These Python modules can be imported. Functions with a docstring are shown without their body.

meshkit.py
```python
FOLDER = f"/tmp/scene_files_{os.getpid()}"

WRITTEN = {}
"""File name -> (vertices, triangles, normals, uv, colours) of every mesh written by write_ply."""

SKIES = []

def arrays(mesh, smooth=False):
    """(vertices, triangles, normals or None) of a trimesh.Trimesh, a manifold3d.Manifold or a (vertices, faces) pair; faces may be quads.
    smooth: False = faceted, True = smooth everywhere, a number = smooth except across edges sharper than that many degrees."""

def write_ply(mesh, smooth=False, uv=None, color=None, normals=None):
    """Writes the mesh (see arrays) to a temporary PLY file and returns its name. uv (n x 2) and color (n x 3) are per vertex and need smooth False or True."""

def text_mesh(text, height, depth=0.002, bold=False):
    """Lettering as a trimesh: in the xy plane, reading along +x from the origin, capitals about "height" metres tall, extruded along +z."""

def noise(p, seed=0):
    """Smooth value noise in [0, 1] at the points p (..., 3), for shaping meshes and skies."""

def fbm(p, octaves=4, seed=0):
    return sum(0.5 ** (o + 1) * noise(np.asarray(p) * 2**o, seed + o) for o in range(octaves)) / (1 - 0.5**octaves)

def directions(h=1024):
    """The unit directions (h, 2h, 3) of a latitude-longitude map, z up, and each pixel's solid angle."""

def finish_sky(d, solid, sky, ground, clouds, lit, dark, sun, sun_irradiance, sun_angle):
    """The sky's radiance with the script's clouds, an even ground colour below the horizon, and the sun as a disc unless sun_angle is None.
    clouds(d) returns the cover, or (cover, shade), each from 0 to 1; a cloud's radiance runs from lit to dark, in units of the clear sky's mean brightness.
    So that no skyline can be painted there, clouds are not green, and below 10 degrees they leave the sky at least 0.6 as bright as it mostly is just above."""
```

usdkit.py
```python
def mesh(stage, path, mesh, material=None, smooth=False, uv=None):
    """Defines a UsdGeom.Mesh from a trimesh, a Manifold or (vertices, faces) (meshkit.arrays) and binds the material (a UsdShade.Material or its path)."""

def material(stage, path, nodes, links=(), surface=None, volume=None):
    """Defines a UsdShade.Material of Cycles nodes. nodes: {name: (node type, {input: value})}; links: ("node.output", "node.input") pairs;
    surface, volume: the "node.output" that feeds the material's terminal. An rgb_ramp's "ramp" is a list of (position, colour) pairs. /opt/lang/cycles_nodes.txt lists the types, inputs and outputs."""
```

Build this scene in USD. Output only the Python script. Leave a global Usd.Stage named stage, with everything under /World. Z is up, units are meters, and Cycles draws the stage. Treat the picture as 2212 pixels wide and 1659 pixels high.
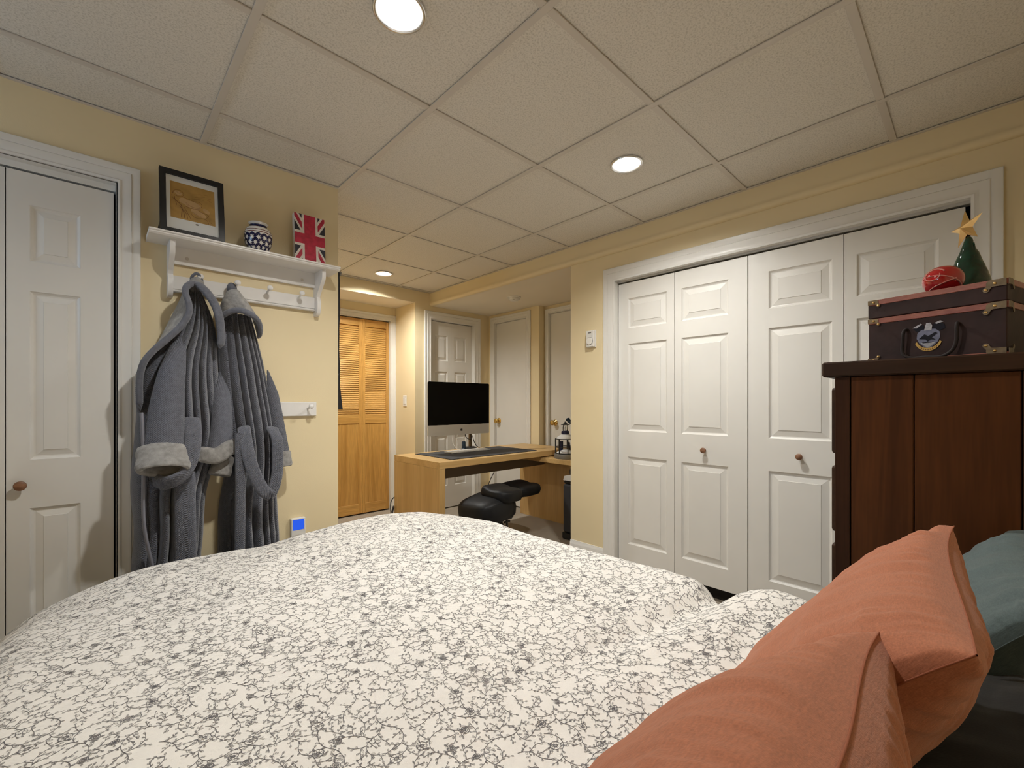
import math, random
import numpy as np, trimesh, manifold3d
from shapely.geometry import Polygon, Point, box as sbox
from shapely import affinity
from shapely.ops import unary_union
import usdkit, meshkit
from pxr import Usd, UsdGeom, UsdLux, UsdShade, Gf, Sdf

stage = Usd.Stage.CreateInMemory()
UsdGeom.SetStageUpAxis(stage, 'Z'); UsdGeom.SetStageMetersPerUnit(stage, 1.0)
UsdGeom.Xform.Define(stage, '/World'); UsdGeom.Scope.Define(stage, '/World/Looks')

# ------------------------------------------------------------------ camera, light levels, exposure
W, H, F, CY, YAW, EYE = 2212, 1659, 949.3, 869.9, 0.8130, 1.16
LAMP = 1500.0           # strength of the recessed lamps
LAMP_COL = (1.0, 0.99, 0.94)
DAY = 9.0              # cool daylight at the window behind the camera
EXPOSURE = -0.08
cam = UsdGeom.Camera.Define(stage, '/World/camera')
cam.CreateHorizontalApertureAttr(36.0); cam.CreateFocalLengthAttr(36.0 * F / W)
cam.CreateVerticalApertureOffsetAttr((CY - H / 2) / W * 36.0)
cam.CreateHorizontalApertureOffsetAttr(0.0)
cam.CreateFStopAttr(0.0); cam.CreateExposureAttr(EXPOSURE); cam.CreateClippingRangeAttr((0.02, 100.0))
_r = np.array([math.sin(YAW), -math.cos(YAW), 0]); _f = np.array([math.cos(YAW), math.sin(YAW), 0]); _u = np.array([0, 0, 1.0])
_m = Gf.Matrix4d(*[float(x) for x in (*_r, 0, *_u, 0, *(-_f), 0, 0, 0, EYE, 1)])
cam.AddTransformOp().Set(_m)
dome = UsdLux.DomeLight.Define(stage, '/World/sky'); dome.CreateIntensityAttr(0.02); dome.CreateColorAttr(Gf.Vec3f(0.6, 0.75, 1.0))
day = UsdLux.RectLight.Define(stage, '/World/daylight'); day.CreateWidthAttr(0.8); day.CreateHeightAttr(0.5)
day.CreateIntensityAttr(DAY); day.CreateColorAttr(Gf.Vec3f(0.55, 0.75, 1.0))
day.AddTransformOp().Set(Gf.Matrix4d(0, -1, 0, 0, 0, 0, 1, 0, -1, 0, 0, 0, -1.56, 1.75, 1.86, 1))

# ------------------------------------------------------------------ helpers
def ray(px, py): return (px - W / 2) / F * _r - (py - CY) / F * _u + _f
E0 = np.array([0, 0, EYE])
def at(px, py, axis, val):
    """The point of the plane x/y/z = val that stands behind pixel (px, py)."""
    d = ray(px, py); k = 'xyz'.index(axis); return E0 + d * ((val - E0[k]) / d[k])
def at_plane(px, py, p0, n):
    d = ray(px, py); return E0 + d * (np.dot(n, np.asarray(p0) - E0) / np.dot(n, d))
used = {}
def numbered(path):
    n = used.get(path, 0); used[path] = n + 1
    return path if n == 0 else f'{path}_{n:03d}'
class Node:
    def __init__(s, prim, inv): s.prim, s.inv, s.path = prim, inv, str(prim.GetPath())
def meta(prim, label=None, cat=None, group=None, kind=None):
    for k, v in (('label', label), ('category', cat), ('group', group), ('kind', kind)):
        if v: prim.SetCustomDataByKey(k, v)
def thing(name, label, cat, loc=(0, 0, 0), rz=0.0, group=None, kind=None):
    x = UsdGeom.Xform.Define(stage, numbered('/World/' + name))
    x.AddTranslateOp().Set(Gf.Vec3d(*map(float, loc))); x.AddRotateZOp().Set(float(rz))
    meta(x.GetPrim(), label, cat, group, kind)
    c, s = math.cos(math.radians(rz)), math.sin(math.radians(rz))
    return Node(x.GetPrim(), (np.asarray(loc, float), np.array([[c, -s, 0], [s, c, 0], [0, 0, 1]])))
def cat_(*ms):
    ms = [m for m in ms if m is not None]
    out, n = ([], []), 0
    for m in ms:
        v, f, _ = meshkit.arrays(m)
        out[0].append(v); out[1].append(f + n); n += len(v)
    return (np.vstack(out[0]), np.vstack(out[1]))
def part(name, mesh, mat, parent=None, smooth=35, label=None, kind=None, cat=None, group=None, local=False):
    """ONE mesh under parent (world coordinates unless local), or at top level."""
    v, f, _ = meshkit.arrays(mesh)
    if parent is not None:
        if not local:
            l, R = parent.inv; v = (v - l) @ R
        p = numbered(parent.path + '/' + name)
    else: p = numbered('/World/' + name)
    m = usdkit.mesh(stage, p, (v, f), M[mat] if isinstance(mat, str) else mat, smooth=smooth)
    meta(m.GetPrim(), label, cat, group, kind)
    return Node(m.GetPrim(), parent.inv if parent is not None else (np.zeros(3), np.eye(3)))
def struct(name, mesh, mat, label, cat, smooth=35): return part(name, mesh, mat, None, smooth, label, 'structure', cat)
def dup(src, name, label, cat, loc, rz=0.0, group=None):
    x = UsdGeom.Xform.Define(stage, numbered('/World/' + name))
    x.GetPrim().GetReferences().AddInternalReference(src.prim.GetPath())
    x.GetPrim().SetInstanceable(True)
    x.ClearXformOpOrder()
    x.AddTranslateOp().Set(Gf.Vec3d(*map(float, loc))); x.AddRotateZOp().Set(float(rz))
    meta(x.GetPrim(), label, cat, group)
    return x

def bx(x0, x1, y0, y1, z0, z1):
    m = trimesh.creation.box([x1 - x0, y1 - y0, z1 - z0]); m.apply_translation([(x0 + x1) / 2, (y0 + y1) / 2, (z0 + z1) / 2]); return m
def cbox(x0, x1, y0, y1, z0, z1, c=0.003):
    P = []
    for sx in (0, 1):
        for sy in (0, 1):
            for sz in (0, 1):
                b = np.array([(x0, x1)[sx], (y0, y1)[sy], (z0, z1)[sz]]); d = np.array([1 - 2 * sx, 1 - 2 * sy, 1 - 2 * sz]) * c
                for k in range(3):
                    e = d.copy(); e[k] = 0; P.append(b + e)
    return manifold3d.Manifold.hull_points(np.array(P))
def rbox(x0, x1, y0, y1, z0, z1, r, n=12):
    sp = manifold3d.Manifold.sphere(r, n)
    return manifold3d.Manifold.batch_hull([sp.translate((x, y, z)) for x in (x0 + r, x1 - r) for y in (y0 + r, y1 - r) for z in (z0 + r, z1 - r)])
def grid(P, closed_u=False, closed_v=False, flip=False):
    """Quads over a lattice of points (m, n, 3)."""
    P = np.asarray(P, float); m, n = P.shape[:2]
    iu = np.arange(m if closed_u else m - 1); iv = np.arange(n if closed_v else n - 1)
    i, j = np.meshgrid(iu, iv, indexing='ij'); i2, j2 = (i + 1) % m, (j + 1) % n
    q = np.stack([i * n + j, i2 * n + j, i2 * n + j2, i * n + j2], -1).reshape(-1, 4)
    if flip: q = q[:, ::-1]
    return (P.reshape(-1, 3), np.vstack([q[:, [0, 1, 2]], q[:, [0, 2, 3]]]))
def lathe(prof, n=32, loc=(0, 0, 0), axis='z'):
    """Turns (radius, height) pairs about an axis."""
    a = np.linspace(0, 2 * np.pi, n, endpoint=False); p = np.asarray(prof, float)
    P = np.stack([p[:, 0][:, None] * np.cos(a), p[:, 0][:, None] * np.sin(a), np.repeat(p[:, 1][:, None], n, 1)], -1)
    if axis == 'y': P = P[..., [0, 2, 1]] * [1, -1, 1]
    if axis == 'x': P = P[..., [2, 1, 0]] * [-1, 1, 1]
    return grid(P + np.asarray(loc), closed_v=True, flip=True)
def frames(p):
    p = np.asarray(p, float); t = np.gradient(p, axis=0); t /= np.linalg.norm(t, axis=1, keepdims=True) + 1e-12
    up = np.array([0, 0, 1.0]) if abs(t[0][2]) < 0.9 else np.array([0, 1.0, 0])
    a = np.cross(t[0], up); a /= np.linalg.norm(a); A = []
    for k in range(len(p)):
        a = a - t[k] * np.dot(a, t[k]); a /= np.linalg.norm(a); A.append(a)
    A = np.array(A); return t, A, np.cross(t, A)
def tube(p, r, n=10, cap=True, ry=None, disp=None):
    p = np.asarray(p, float); r = np.broadcast_to(r, (len(p),)); ry = r if ry is None else np.broadcast_to(ry, (len(p),))
    t, A, B = frames(p); a = np.linspace(0, 2 * np.pi, n, endpoint=False)
    k = 1.0 if disp is None else 1 + disp(np.arange(len(p))[:, None], a[None, :])[..., None]
    P = p[:, None] + k * (r[:, None, None] * np.cos(a)[None, :, None] * A[:, None] + ry[:, None, None] * np.sin(a)[None, :, None] * B[:, None])
    if cap:
        P = np.concatenate([np.repeat(p[:1, None], n, 1), P, np.repeat(p[-1:, None], n, 1)])
    return grid(P, closed_v=True, flip=True)
def smooth_path(pts, n=60):
    from scipy.interpolate import CubicSpline
    pts = np.asarray(pts, float); s = np.r_[0, np.cumsum(np.linalg.norm(np.diff(pts, axis=0), axis=1))]
    return CubicSpline(s, pts)(np.linspace(0, s[-1], n))
def ext(poly, h, M4=None):
    """Extrudes a shapely polygon along +z by h, then maps it."""
    gs = getattr(poly, 'geoms', [poly]); ms = [trimesh.creation.extrude_polygon(g, h, engine='earcut') for g in gs if g.area > 1e-9]
    m = trimesh.util.concatenate(ms)
    if M4 is not None: m.apply_transform(M4)
    return m
def frame4(o, X, Y, Z): m = np.eye(4); m[:3, 0], m[:3, 1], m[:3, 2], m[:3, 3] = X, Y, Z, o; return m
def sphere(c, r, sc=(1, 1, 1), sub=3):
    m = trimesh.creation.icosphere(sub, r); m.vertices *= sc; m.apply_translation(c); return m
def cyl(a, b, r, n=16, r2=None): return tube(np.array([a, b], float), np.array([r, r if r2 is None else r2], float), n)

# ------------------------------------------------------------------ materials
M = {}
def mat(name, nodes, links, surface='p.BSDF'): M[name] = usdkit.material(stage, f'/World/Looks/{name}', nodes, links, surface=surface)
def plain(name, col, rough=0.5, metal=0.0, var=0.0, vscale=6.0, bump=0.0, bscale=200.0, coord='position', **kw):
    n = {'p': ('principled_bsdf', {'base_color': col, 'roughness': rough, 'metallic': metal, **kw})}
    l = []
    if var or bump: n['g'] = ('geometry', {})
    if var:
        n['v'] = ('noise_texture', {'scale': vscale, 'detail': 4.0})
        c = np.array(col); n['r'] = ('rgb_ramp', {'ramp': [(0.3, tuple(c * (1 - var))), (0.7, tuple(np.minimum(c * (1 + var), 1)))]})
        l += [('g.position', 'v.vector'), ('v.fac', 'r.fac'), ('r.color', 'p.base_color')]
    if bump:
        n['b'] = ('noise_texture', {'scale': bscale, 'detail': 3.0}); n['bb'] = ('bump', {'strength': bump, 'distance': 0.002})
        l += [('g.position', 'b.vector'), ('b.fac', 'bb.height'), ('bb.normal', 'p.normal')]
    mat(name, n, l)
def wood(name, dark, light, along='z', ring=14.0, rough=0.4, fine=1.0, spec=0.5, stretch=0.06):
    sc = {'x': (stretch, 1, 1), 'y': (1, stretch, 1), 'z': (1, 1, stretch)}[along]
    d, c = np.array(dark), np.array(light)
    n = {'g': ('geometry', {}), 'm': ('mapping', {'scale': sc}), 'a': ('noise_texture', {'scale': ring, 'detail': 3.0, 'distortion': 1.2}),
         'r': ('rgb_ramp', {'ramp': [(0.32, dark), (0.45, tuple((d + c) / 2)), (0.52, light), (0.6, tuple(d * .45 + c * .55)), (0.7, light)]}),
         'f': ('noise_texture', {'scale': ring * 16, 'detail': 3.0}), 'fr': ('rgb_ramp', {'ramp': [(0.35, (0.82, 0.82, 0.82)), (0.65, (1, 1, 1))]}),
         'mx': ('mix_color', {'blend_type': 'multiply', 'fac': fine}), 'b': ('bump', {'strength': 0.12, 'distance': 0.001}),
         'p': ('principled_bsdf', {'roughness': rough, 'specular_ior_level': spec})}
    l = [('g.position', 'm.vector'), ('m.vector', 'a.vector'), ('m.vector', 'f.vector'), ('a.fac', 'r.fac'), ('f.fac', 'fr.fac'), ('r.color', 'mx.a'), ('fr.color', 'mx.b'),
         ('mx.result', 'p.base_color'), ('f.fac', 'b.height'), ('b.normal', 'p.normal')]
    mat(name, n, l)
plain('wall_paint', (0.81, 0.68, 0.435), 0.6, var=0.025, vscale=1.5, bump=0.12, bscale=260)
plain('white_trim', (0.80, 0.78, 0.74), 0.35, var=0.02, vscale=5, bump=0.05, bscale=60)
plain('white_door', (0.78, 0.755, 0.71), 0.38, var=0.02, vscale=4, bump=0.06, bscale=90)
plain('shelf_white', (0.80, 0.775, 0.75), 0.4, var=0.03, vscale=9, bump=0.08, bscale=80)
plain('grid_white', (0.62, 0.565, 0.50), 0.45)
plain('dark_gap', (0.015, 0.013, 0.012), 0.9)
plain('carpet', (0.40, 0.34, 0.27), 0.95, var=0.35, vscale=160, bump=0.9, bscale=420)
mat('ceiling_tile', {'g': ('geometry', {}), 'a': ('noise_texture', {'scale': 165.0, 'detail': 3.0, 'roughness': 0.65}), 'r': ('rgb_ramp', {'ramp': [(0.36, (0.58, 0.54, 0.475)), (0.5, (0.72, 0.675, 0.605)), (0.64, (0.76, 0.715, 0.645))]}),
    'b': ('bump', {'strength': 0.35, 'distance': 0.002}), 'p': ('principled_bsdf', {'roughness': 0.9})},
    [('g.position', 'a.vector'), ('a.fac', 'r.fac'), ('r.color', 'p.base_color'), ('a.fac', 'b.height'), ('b.normal', 'p.normal')])
wood('pine_up', (0.50, 0.25, 0.055), (0.66, 0.36, 0.095), 'z', 9, 0.35)
wood('pine_across', (0.52, 0.265, 0.06), (0.68, 0.38, 0.105), 'x', 9, 0.35)
wood('birch', (0.56, 0.345, 0.125), (0.66, 0.43, 0.18), 'x', 5, 0.38, 0.6)
wood('birch_up', (0.53, 0.325, 0.115), (0.63, 0.405, 0.165), 'z', 5, 0.38, 0.6)
wood('walnut_up', (0.050, 0.016, 0.0045), (0.092, 0.030, 0.008), 'z', 8, 0.5, spec=0.15)
wood('walnut_along', (0.024, 0.011, 0.006), (0.042, 0.019, 0.009), 'y', 8, 0.5, spec=0.2)
wood('walnut_stile', (0.024, 0.009, 0.004), (0.044, 0.016, 0.006), 'z', 12, 0.5, spec=0.15)
wood('knob_wood', (0.20, 0.09, 0.045), (0.30, 0.14, 0.07), 'x', 60, 0.45)
plain('brass', (0.72, 0.50, 0.17), 0.18, 1.0)
plain('old_brass', (0.17, 0.12, 0.07), 0.45, 1.0, var=0.3, vscale=60)
plain('gold', (0.80, 0.54, 0.22), 0.33, 0.9, var=0.15, vscale=40)
plain('chrome', (0.75, 0.75, 0.75), 0.2, 1.0)
plain('reflector', (0.62, 0.60, 0.57), 0.12, 1.0)
plain('aluminium', (0.60, 0.585, 0.56), 0.42, 0.6)
plain('black_glass', (0.001, 0.001, 0.0015), 0.2, specular_ior_level=0.12)
plain('black_plastic', (0.012, 0.012, 0.013), 0.4)
plain('black_leather', (0.006, 0.006, 0.007), 0.5, specular_ior_level=0.25, bump=0.15, bscale=300)
plain('black_fabric', (0.014, 0.012, 0.012), 0.85)
plain('black_frame', (0.006, 0.006, 0.007), 0.35)
plain('desk_mat', (0.035, 0.035, 0.04), 0.75, bump=0.1)
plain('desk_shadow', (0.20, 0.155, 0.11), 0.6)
plain('soffit_paint', (0.80, 0.725, 0.60), 0.7, var=0.02, vscale=2, bump=0.1, bscale=250)
plain('white_plastic', (0.78, 0.76, 0.72), 0.35)
plain('white_cable', (0.8, 0.78, 0.74), 0.4)
plain('key_white', (0.72, 0.70, 0.67), 0.5)
plain('pewter', (0.30, 0.29, 0.27), 0.5, 0.7)
plain('snow', (0.80, 0.80, 0.80), 0.8)
plain('navy_paint', (0.010, 0.014, 0.055), 0.3)
plain('teal_dark', (0.010, 0.025, 0.045), 0.6, var=0.3, vscale=40)
plain('mat_board', (0.74, 0.75, 0.74), 0.7)
plain('glaze_white', (0.74, 0.72, 0.68), 0.12)
plain('glaze_navy', (0.008, 0.010, 0.055), 0.12)
plain('glaze_red', (0.12, 0.025, 0.02), 0.15)
plain('flag_red', (0.48, 0.020, 0.055), 0.5, var=0.25, vscale=45)
plain('flag_white', (0.76, 0.70, 0.64), 0.55, var=0.12, vscale=50)
plain('flag_blue', (0.018, 0.018, 0.030), 0.55, var=0.4, vscale=60)
plain('sketch_ochre', (0.42, 0.25, 0.065), 0.6, var=0.22, vscale=18)
plain('sketch_pale', (0.50, 0.32, 0.145), 0.6, var=0.10, vscale=30)
plain('sketch_brown', (0.17, 0.070, 0.022), 0.6)
plain('chest_leather', (0.028, 0.0115, 0.0105), 0.62, specular_ior_level=0.3, var=0.25, vscale=22, bump=0.15, bscale=120)
wood('chest_band', (0.24, 0.065, 0.045), (0.36, 0.12, 0.075), 'y', 30, 0.4)
plain('rope', (0.012, 0.006, 0.006), 0.8)
plain('crest_silver', (0.42, 0.42, 0.46), 0.4, var=0.25, vscale=120)
plain('crest_blue', (0.16, 0.17, 0.26), 0.45, var=0.2, vscale=120)
plain('crest_dark', (0.010, 0.010, 0.018), 0.7, specular_ior_level=0.2)
plain('crest_gold', (0.62, 0.38, 0.07), 0.4, var=0.2, vscale=120)
plain('red_glass', (0.40, 0.008, 0.010), 0.06, coat_weight=0.6, subsurface_weight=0.0)
plain('pink_swirl', (0.62, 0.22, 0.19), 0.12)
plain('green_glass', (0.006, 0.028, 0.016), 0.05, var=0.9, vscale=26)
plain('duvet_cotton', (0.80, 0.765, 0.715), 0.85, var=0.015, vscale=6, bump=0.10, bscale=900)
plain('print_grey', (0.14, 0.134, 0.142), 0.9)
def linen(name, col, streak):
    c = np.array(col)
    mat(name, {'t': ('texture_coordinate', {}), 'm': ('mapping', {'scale': (1, 0.12, 1)}), 'a': ('noise_texture', {'scale': streak, 'detail': 4.0}), 'm2': ('mapping', {'scale': (0.15, 1, 1)}), 'a2': ('noise_texture', {'scale': streak, 'detail': 4.0}),
        'mx': ('math', {'math_type': 'add'}), 'r': ('rgb_ramp', {'ramp': [(0.35, tuple(c * 0.82)), (0.5, col), (0.65, tuple(np.minimum(c * 1.18, 1)))]}), 'half': ('math', {'math_type': 'multiply', 'value2': 0.5}),
        'b': ('bump', {'strength': 0.35, 'distance': 0.0012}), 'p': ('principled_bsdf', {'roughness': 0.9, 'sheen_weight': 0.12})},
        [('t.object', 'm.vector'), ('t.object', 'm2.vector'), ('m.vector', 'a.vector'), ('m2.vector', 'a2.vector'), ('a.fac', 'mx.value1'), ('a2.fac', 'mx.value2'), ('mx.value', 'half.value1'), ('half.value', 'r.fac'), ('r.color', 'p.base_color'), ('half.value', 'b.height'), ('b.normal', 'p.normal')])
linen('terracotta', (0.40, 0.138, 0.067), 750)
linen('teal_linen', (0.075, 0.105, 0.107), 600)
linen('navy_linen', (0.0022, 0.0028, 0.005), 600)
plain('terracotta_seam', (0.30, 0.092, 0.042), 0.9)
plain('robe_fleece', (0.120, 0.125, 0.152), 0.95, var=0.16, vscale=70, sheen_weight=0.35, bump=0.3, bscale=500)
plain('robe_plush', (0.265, 0.255, 0.245), 0.95, var=0.22, vscale=55, sheen_weight=0.35, bump=0.5, bscale=350)
plain('robe_satin', (0.20, 0.20, 0.235), 0.5)
mat('lamp_glow', {'e': ('emission', {'color': LAMP_COL, 'strength': LAMP})}, [], 'e.emission')
mat('lamp_glow_hall', {'e': ('emission', {'color': LAMP_COL, 'strength': LAMP * 1.3})}, [], 'e.emission')
mat('blue_screen', {'e': ('emission', {'color': (0.03, 0.12, 0.85), 'strength': 1.0})}, [], 'e.emission')
mat('clear_glass', {'t': ('transparent_bsdf', {'color': (0.95, 0.95, 0.95)}), 'g': ('glossy_bsdf', {'roughness': 0.03, 'color': (1, 1, 1)}), 'f': ('fresnel', {'IOR': 1.45}), 'x': ('mix_closure', {})},
    [('f.fac', 'x.fac'), ('t.BSDF', 'x.closure1'), ('g.BSDF', 'x.closure2')], 'x.closure')

# ------------------------------------------------------------------ the room
CEIL, YL, XR, YF, YB, XS = 2.309, 2.36, 2.57, 3.95, 4.358, 2.373   # ceiling, left wall, closet wall, far wall, recess wall, switch wall
XA1, XA2, YJ, SOFF, YH, XW, XE = 3.365, 3.462, 3.145, 2.178, -0.27, -1.4, 0.945
struct('floor', bx(XW - .1, 3.7, YH - .1, 4.6, -0.06, 0), 'carpet', 'beige cut pile carpet over the whole floor', 'floor')
T0 = 0.12
LD = (-0.531, 0.059, 2.038)          # left closet opening: x0, x1, top
struct('wall_left', cat_(bx(XW, LD[0], YL, YL + T0, 0, CEIL + .05), bx(LD[0], LD[1], YL, YL + T0, LD[2], CEIL + .05), bx(LD[1], XE, YL, YL + T0, 0, CEIL + .05), bx(XE - T0, XE, YL + T0, YB, 0, CEIL + .05)),
       'wall_paint', 'pale yellow wall behind the robes, ending at a corner by the hallway', 'wall')
LV = (1.703, 2.309, 2.040)           # louvred door opening
SP = (2.560, 3.142, 2.042)           # six-panel door opening
struct('wall_far', cat_(bx(XE, LV[0], YB, YB + T0, 0, CEIL), bx(LV[0], LV[1], YB, YB + T0, LV[2], CEIL), bx(LV[1], XS, YB, YB + T0, 0, CEIL), bx(XS, SP[0], YF, YF + T0, 0, CEIL), bx(XS, XS + .06, YF + T0, YB + T0, 0, CEIL),
       bx(SP[0], SP[1], YF, YF + T0, SP[2], CEIL), bx(SP[1], XA1, YF, YF + T0, 0, CEIL)), 'wall_paint', 'pale yellow far wall around the louvred and six panel doors', 'wall')
F1 = (3.330, 3.846, 2.078); F2 = (2.40, 3.092, 2.098)
struct('wall_alcove', cat_(bx(XA1, XA1 + T0, YJ, F1[0], 0, CEIL), bx(XA1, XA1 + T0, F1[0], F1[1], F1[2], CEIL), bx(XA1, XA1 + T0, F1[1], YF + T0, 0, CEIL), bx(XA1 + T0, XA2 + T0, YJ, YJ + .05, 0, CEIL),
       bx(XA2, XA2 + T0, F2[1], YJ, 0, CEIL), bx(XA2, XA2 + T0, F2[0], F2[1], F2[2], CEIL), bx(XA2, XA2 + T0, 2.0, F2[0], 0, CEIL)), 'wall_paint', 'pale yellow alcove wall with two flat white doors and a small jog', 'wall')
CD = (0.014, 1.693, 1.990)           # closet opening: y0, y1, top
struct('wall_right', cat_(bx(XR, XR + T0, CD[1], 2.079, 0, CEIL), bx(XR, XR + T0, CD[0], CD[1], CD[2], CEIL), bx(XR, XR + T0, YH, CD[0], 0, CEIL), bx(XR + T0, XA2 + T0, 1.99, 2.079, 0, CEIL)),
       'wall_paint', 'pale yellow wall holding the wide white closet doors', 'wall')
struct('wall_head', bx(XW, XA2 + T0, YH - T0, YH, 0, CEIL), 'wall_paint', 'pale yellow wall at the head of the bed', 'wall')
WN = (1.35, 2.15, 1.62, 2.10)
struct('wall_near', cat_(bx(XW - T0, XW, YH - T0, WN[0], 0, CEIL), bx(XW - T0, XW, WN[1], YL + T0, 0, CEIL), bx(XW - T0, XW, WN[0], WN[1], 0, WN[2]), bx(XW - T0, XW, WN[0], WN[1], WN[3], CEIL)),
       'wall_paint', 'pale yellow wall behind the camera with a small high window', 'wall')
wn = thing('window_1', 'small high basement window with a white frame', 'window', (XW, 1.75, WN[2]), kind='structure')
part('window_frame', cat_(bx(XW - .08, XW + .01, WN[0], WN[0] + .04, WN[2], WN[3]), bx(XW - .08, XW + .01, WN[1] - .04, WN[1], WN[2], WN[3]), bx(XW - .08, XW + .01, WN[0] + .04, WN[1] - .04, WN[2], WN[2] + .04), bx(XW - .08, XW + .01, WN[0] + .04, WN[1] - .04, WN[3] - .04, WN[3])), 'white_trim', wn)
part('pane', bx(XW - .045, XW - .04, WN[0] + .04, WN[1] - .04, WN[2] + .04, WN[3] - .04), 'clear_glass', wn)

# soffits: over the recess, over the alcove, and the boxed edge along the closet wall
def soffit_run(y0, y1):
    r, x0 = 0.022, XR - .018
    prof = [(XR + .01, CEIL), (x0, CEIL), (x0 + .002, SOFF + .05), (x0 - .008, SOFF + .03)] + [(x0 + .014 - r * math.cos(a), SOFF + .022 - r * math.sin(a)) for a in np.linspace(0, math.pi / 2, 7)] + [(XR + .01, SOFF)]
    P = np.array([[(x, y, z) for x, z in prof] for y in (y0, y1)]); return grid(P, flip=True)
struct('trim_1', soffit_run(YH, YF), 'wall_paint', 'rounded pale yellow soffit edge running along under the ceiling', 'soffit', smooth=50)
struct('trim_2', bx(XR + .008, XA2 + T0, 2.079, YF, SOFF, CEIL), 'soffit_paint', 'low off white ceiling of the desk alcove', 'soffit')
tr3 = thing('trim_3', 'pale yellow box soffit over the louvred doors', 'soffit', (XE, YF, SOFF + .01), kind='structure')
part('face', bx(XE, XS, YF, YB, SOFF + .012, CEIL), 'wall_paint', tr3)
part('underside', bx(XE, XS, YF + .001, YB, SOFF + .009, SOFF + .0119), 'soffit_paint', tr3)

# suspended ceiling: tiles and bars
TT, GX, GY = 0.6096, 0.3436, 2.6891
ce = thing('ceiling', 'suspended ceiling of square off white fissured tiles in a white metal grid', 'ceiling', (0, 0, CEIL), kind='structure')
xs = [XW] + [GX + TT * k for k in range(-2, 4)] + [XR - .01]; ys = [YH] + [GY - TT * k for k in range(4, -3, -1)] + [YF]
LIGHTS = [(0.647, 1.165), (1.858, 1.160), (1.860, 3.628)]
LR = 0.070
for i in range(len(xs) - 1):
    for j in range(len(ys) - 1):
        x0, x1, y0, y1 = xs[i], xs[i + 1], ys[j], ys[j + 1]
        if x1 < XE - .3 and y0 > YL: continue
        poly = sbox(x0 + .001, y0 + .001, x1 - .001, y1 - .001)
        for lx, ly in LIGHTS: poly = poly.difference(Point(lx, ly).buffer(LR, 24))
        part('ceiling_tile', ext(poly, 0.014, frame4((0, 0, CEIL + .0055), (1, 0, 0), (0, 1, 0), (0, 0, 1))), 'ceiling_tile', ce, smooth=False)
bw = 0.0125
for x in xs[1:-1]:
    y1 = YF if x > XE - .02 else YL
    part('grid_bar', cbox(x - bw, x + bw, YH, y1, CEIL - .001, CEIL + .004, .0008), 'grid_white', ce, smooth=False)
for y in ys[1:-1]:
    x0 = XW if y < YL else XE
    for k in range(len(xs) - 1):
        a, b = max(xs[k] + bw, x0), xs[k + 1] - bw
        if b > a + .05: part('grid_bar', cbox(a, b, y - bw, y + bw, CEIL - .0005, CEIL + .0045, .0008), 'grid_white', ce, smooth=False)
for q in (bx(XW, XE, YL - .014, YL, CEIL - .0015, CEIL + .002), bx(XR - .034, XR - .016, YH, YF, CEIL - .0015, CEIL + .002), bx(XE, XR - .034, YF - .014, YF, CEIL - .0015, CEIL + .002), bx(XE, XE + .014, YL, YF - .014, CEIL - .0015, CEIL + .002)):
    part('wall_angle', q, 'grid_white', ce, smooth=False)
struct('trim_4', bx(XW - .1, 3.7, YH - .1, 4.6, CEIL + .20, CEIL + .24), 'dark_gap', 'dark floor deck above the suspended ceiling', 'deck')

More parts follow.
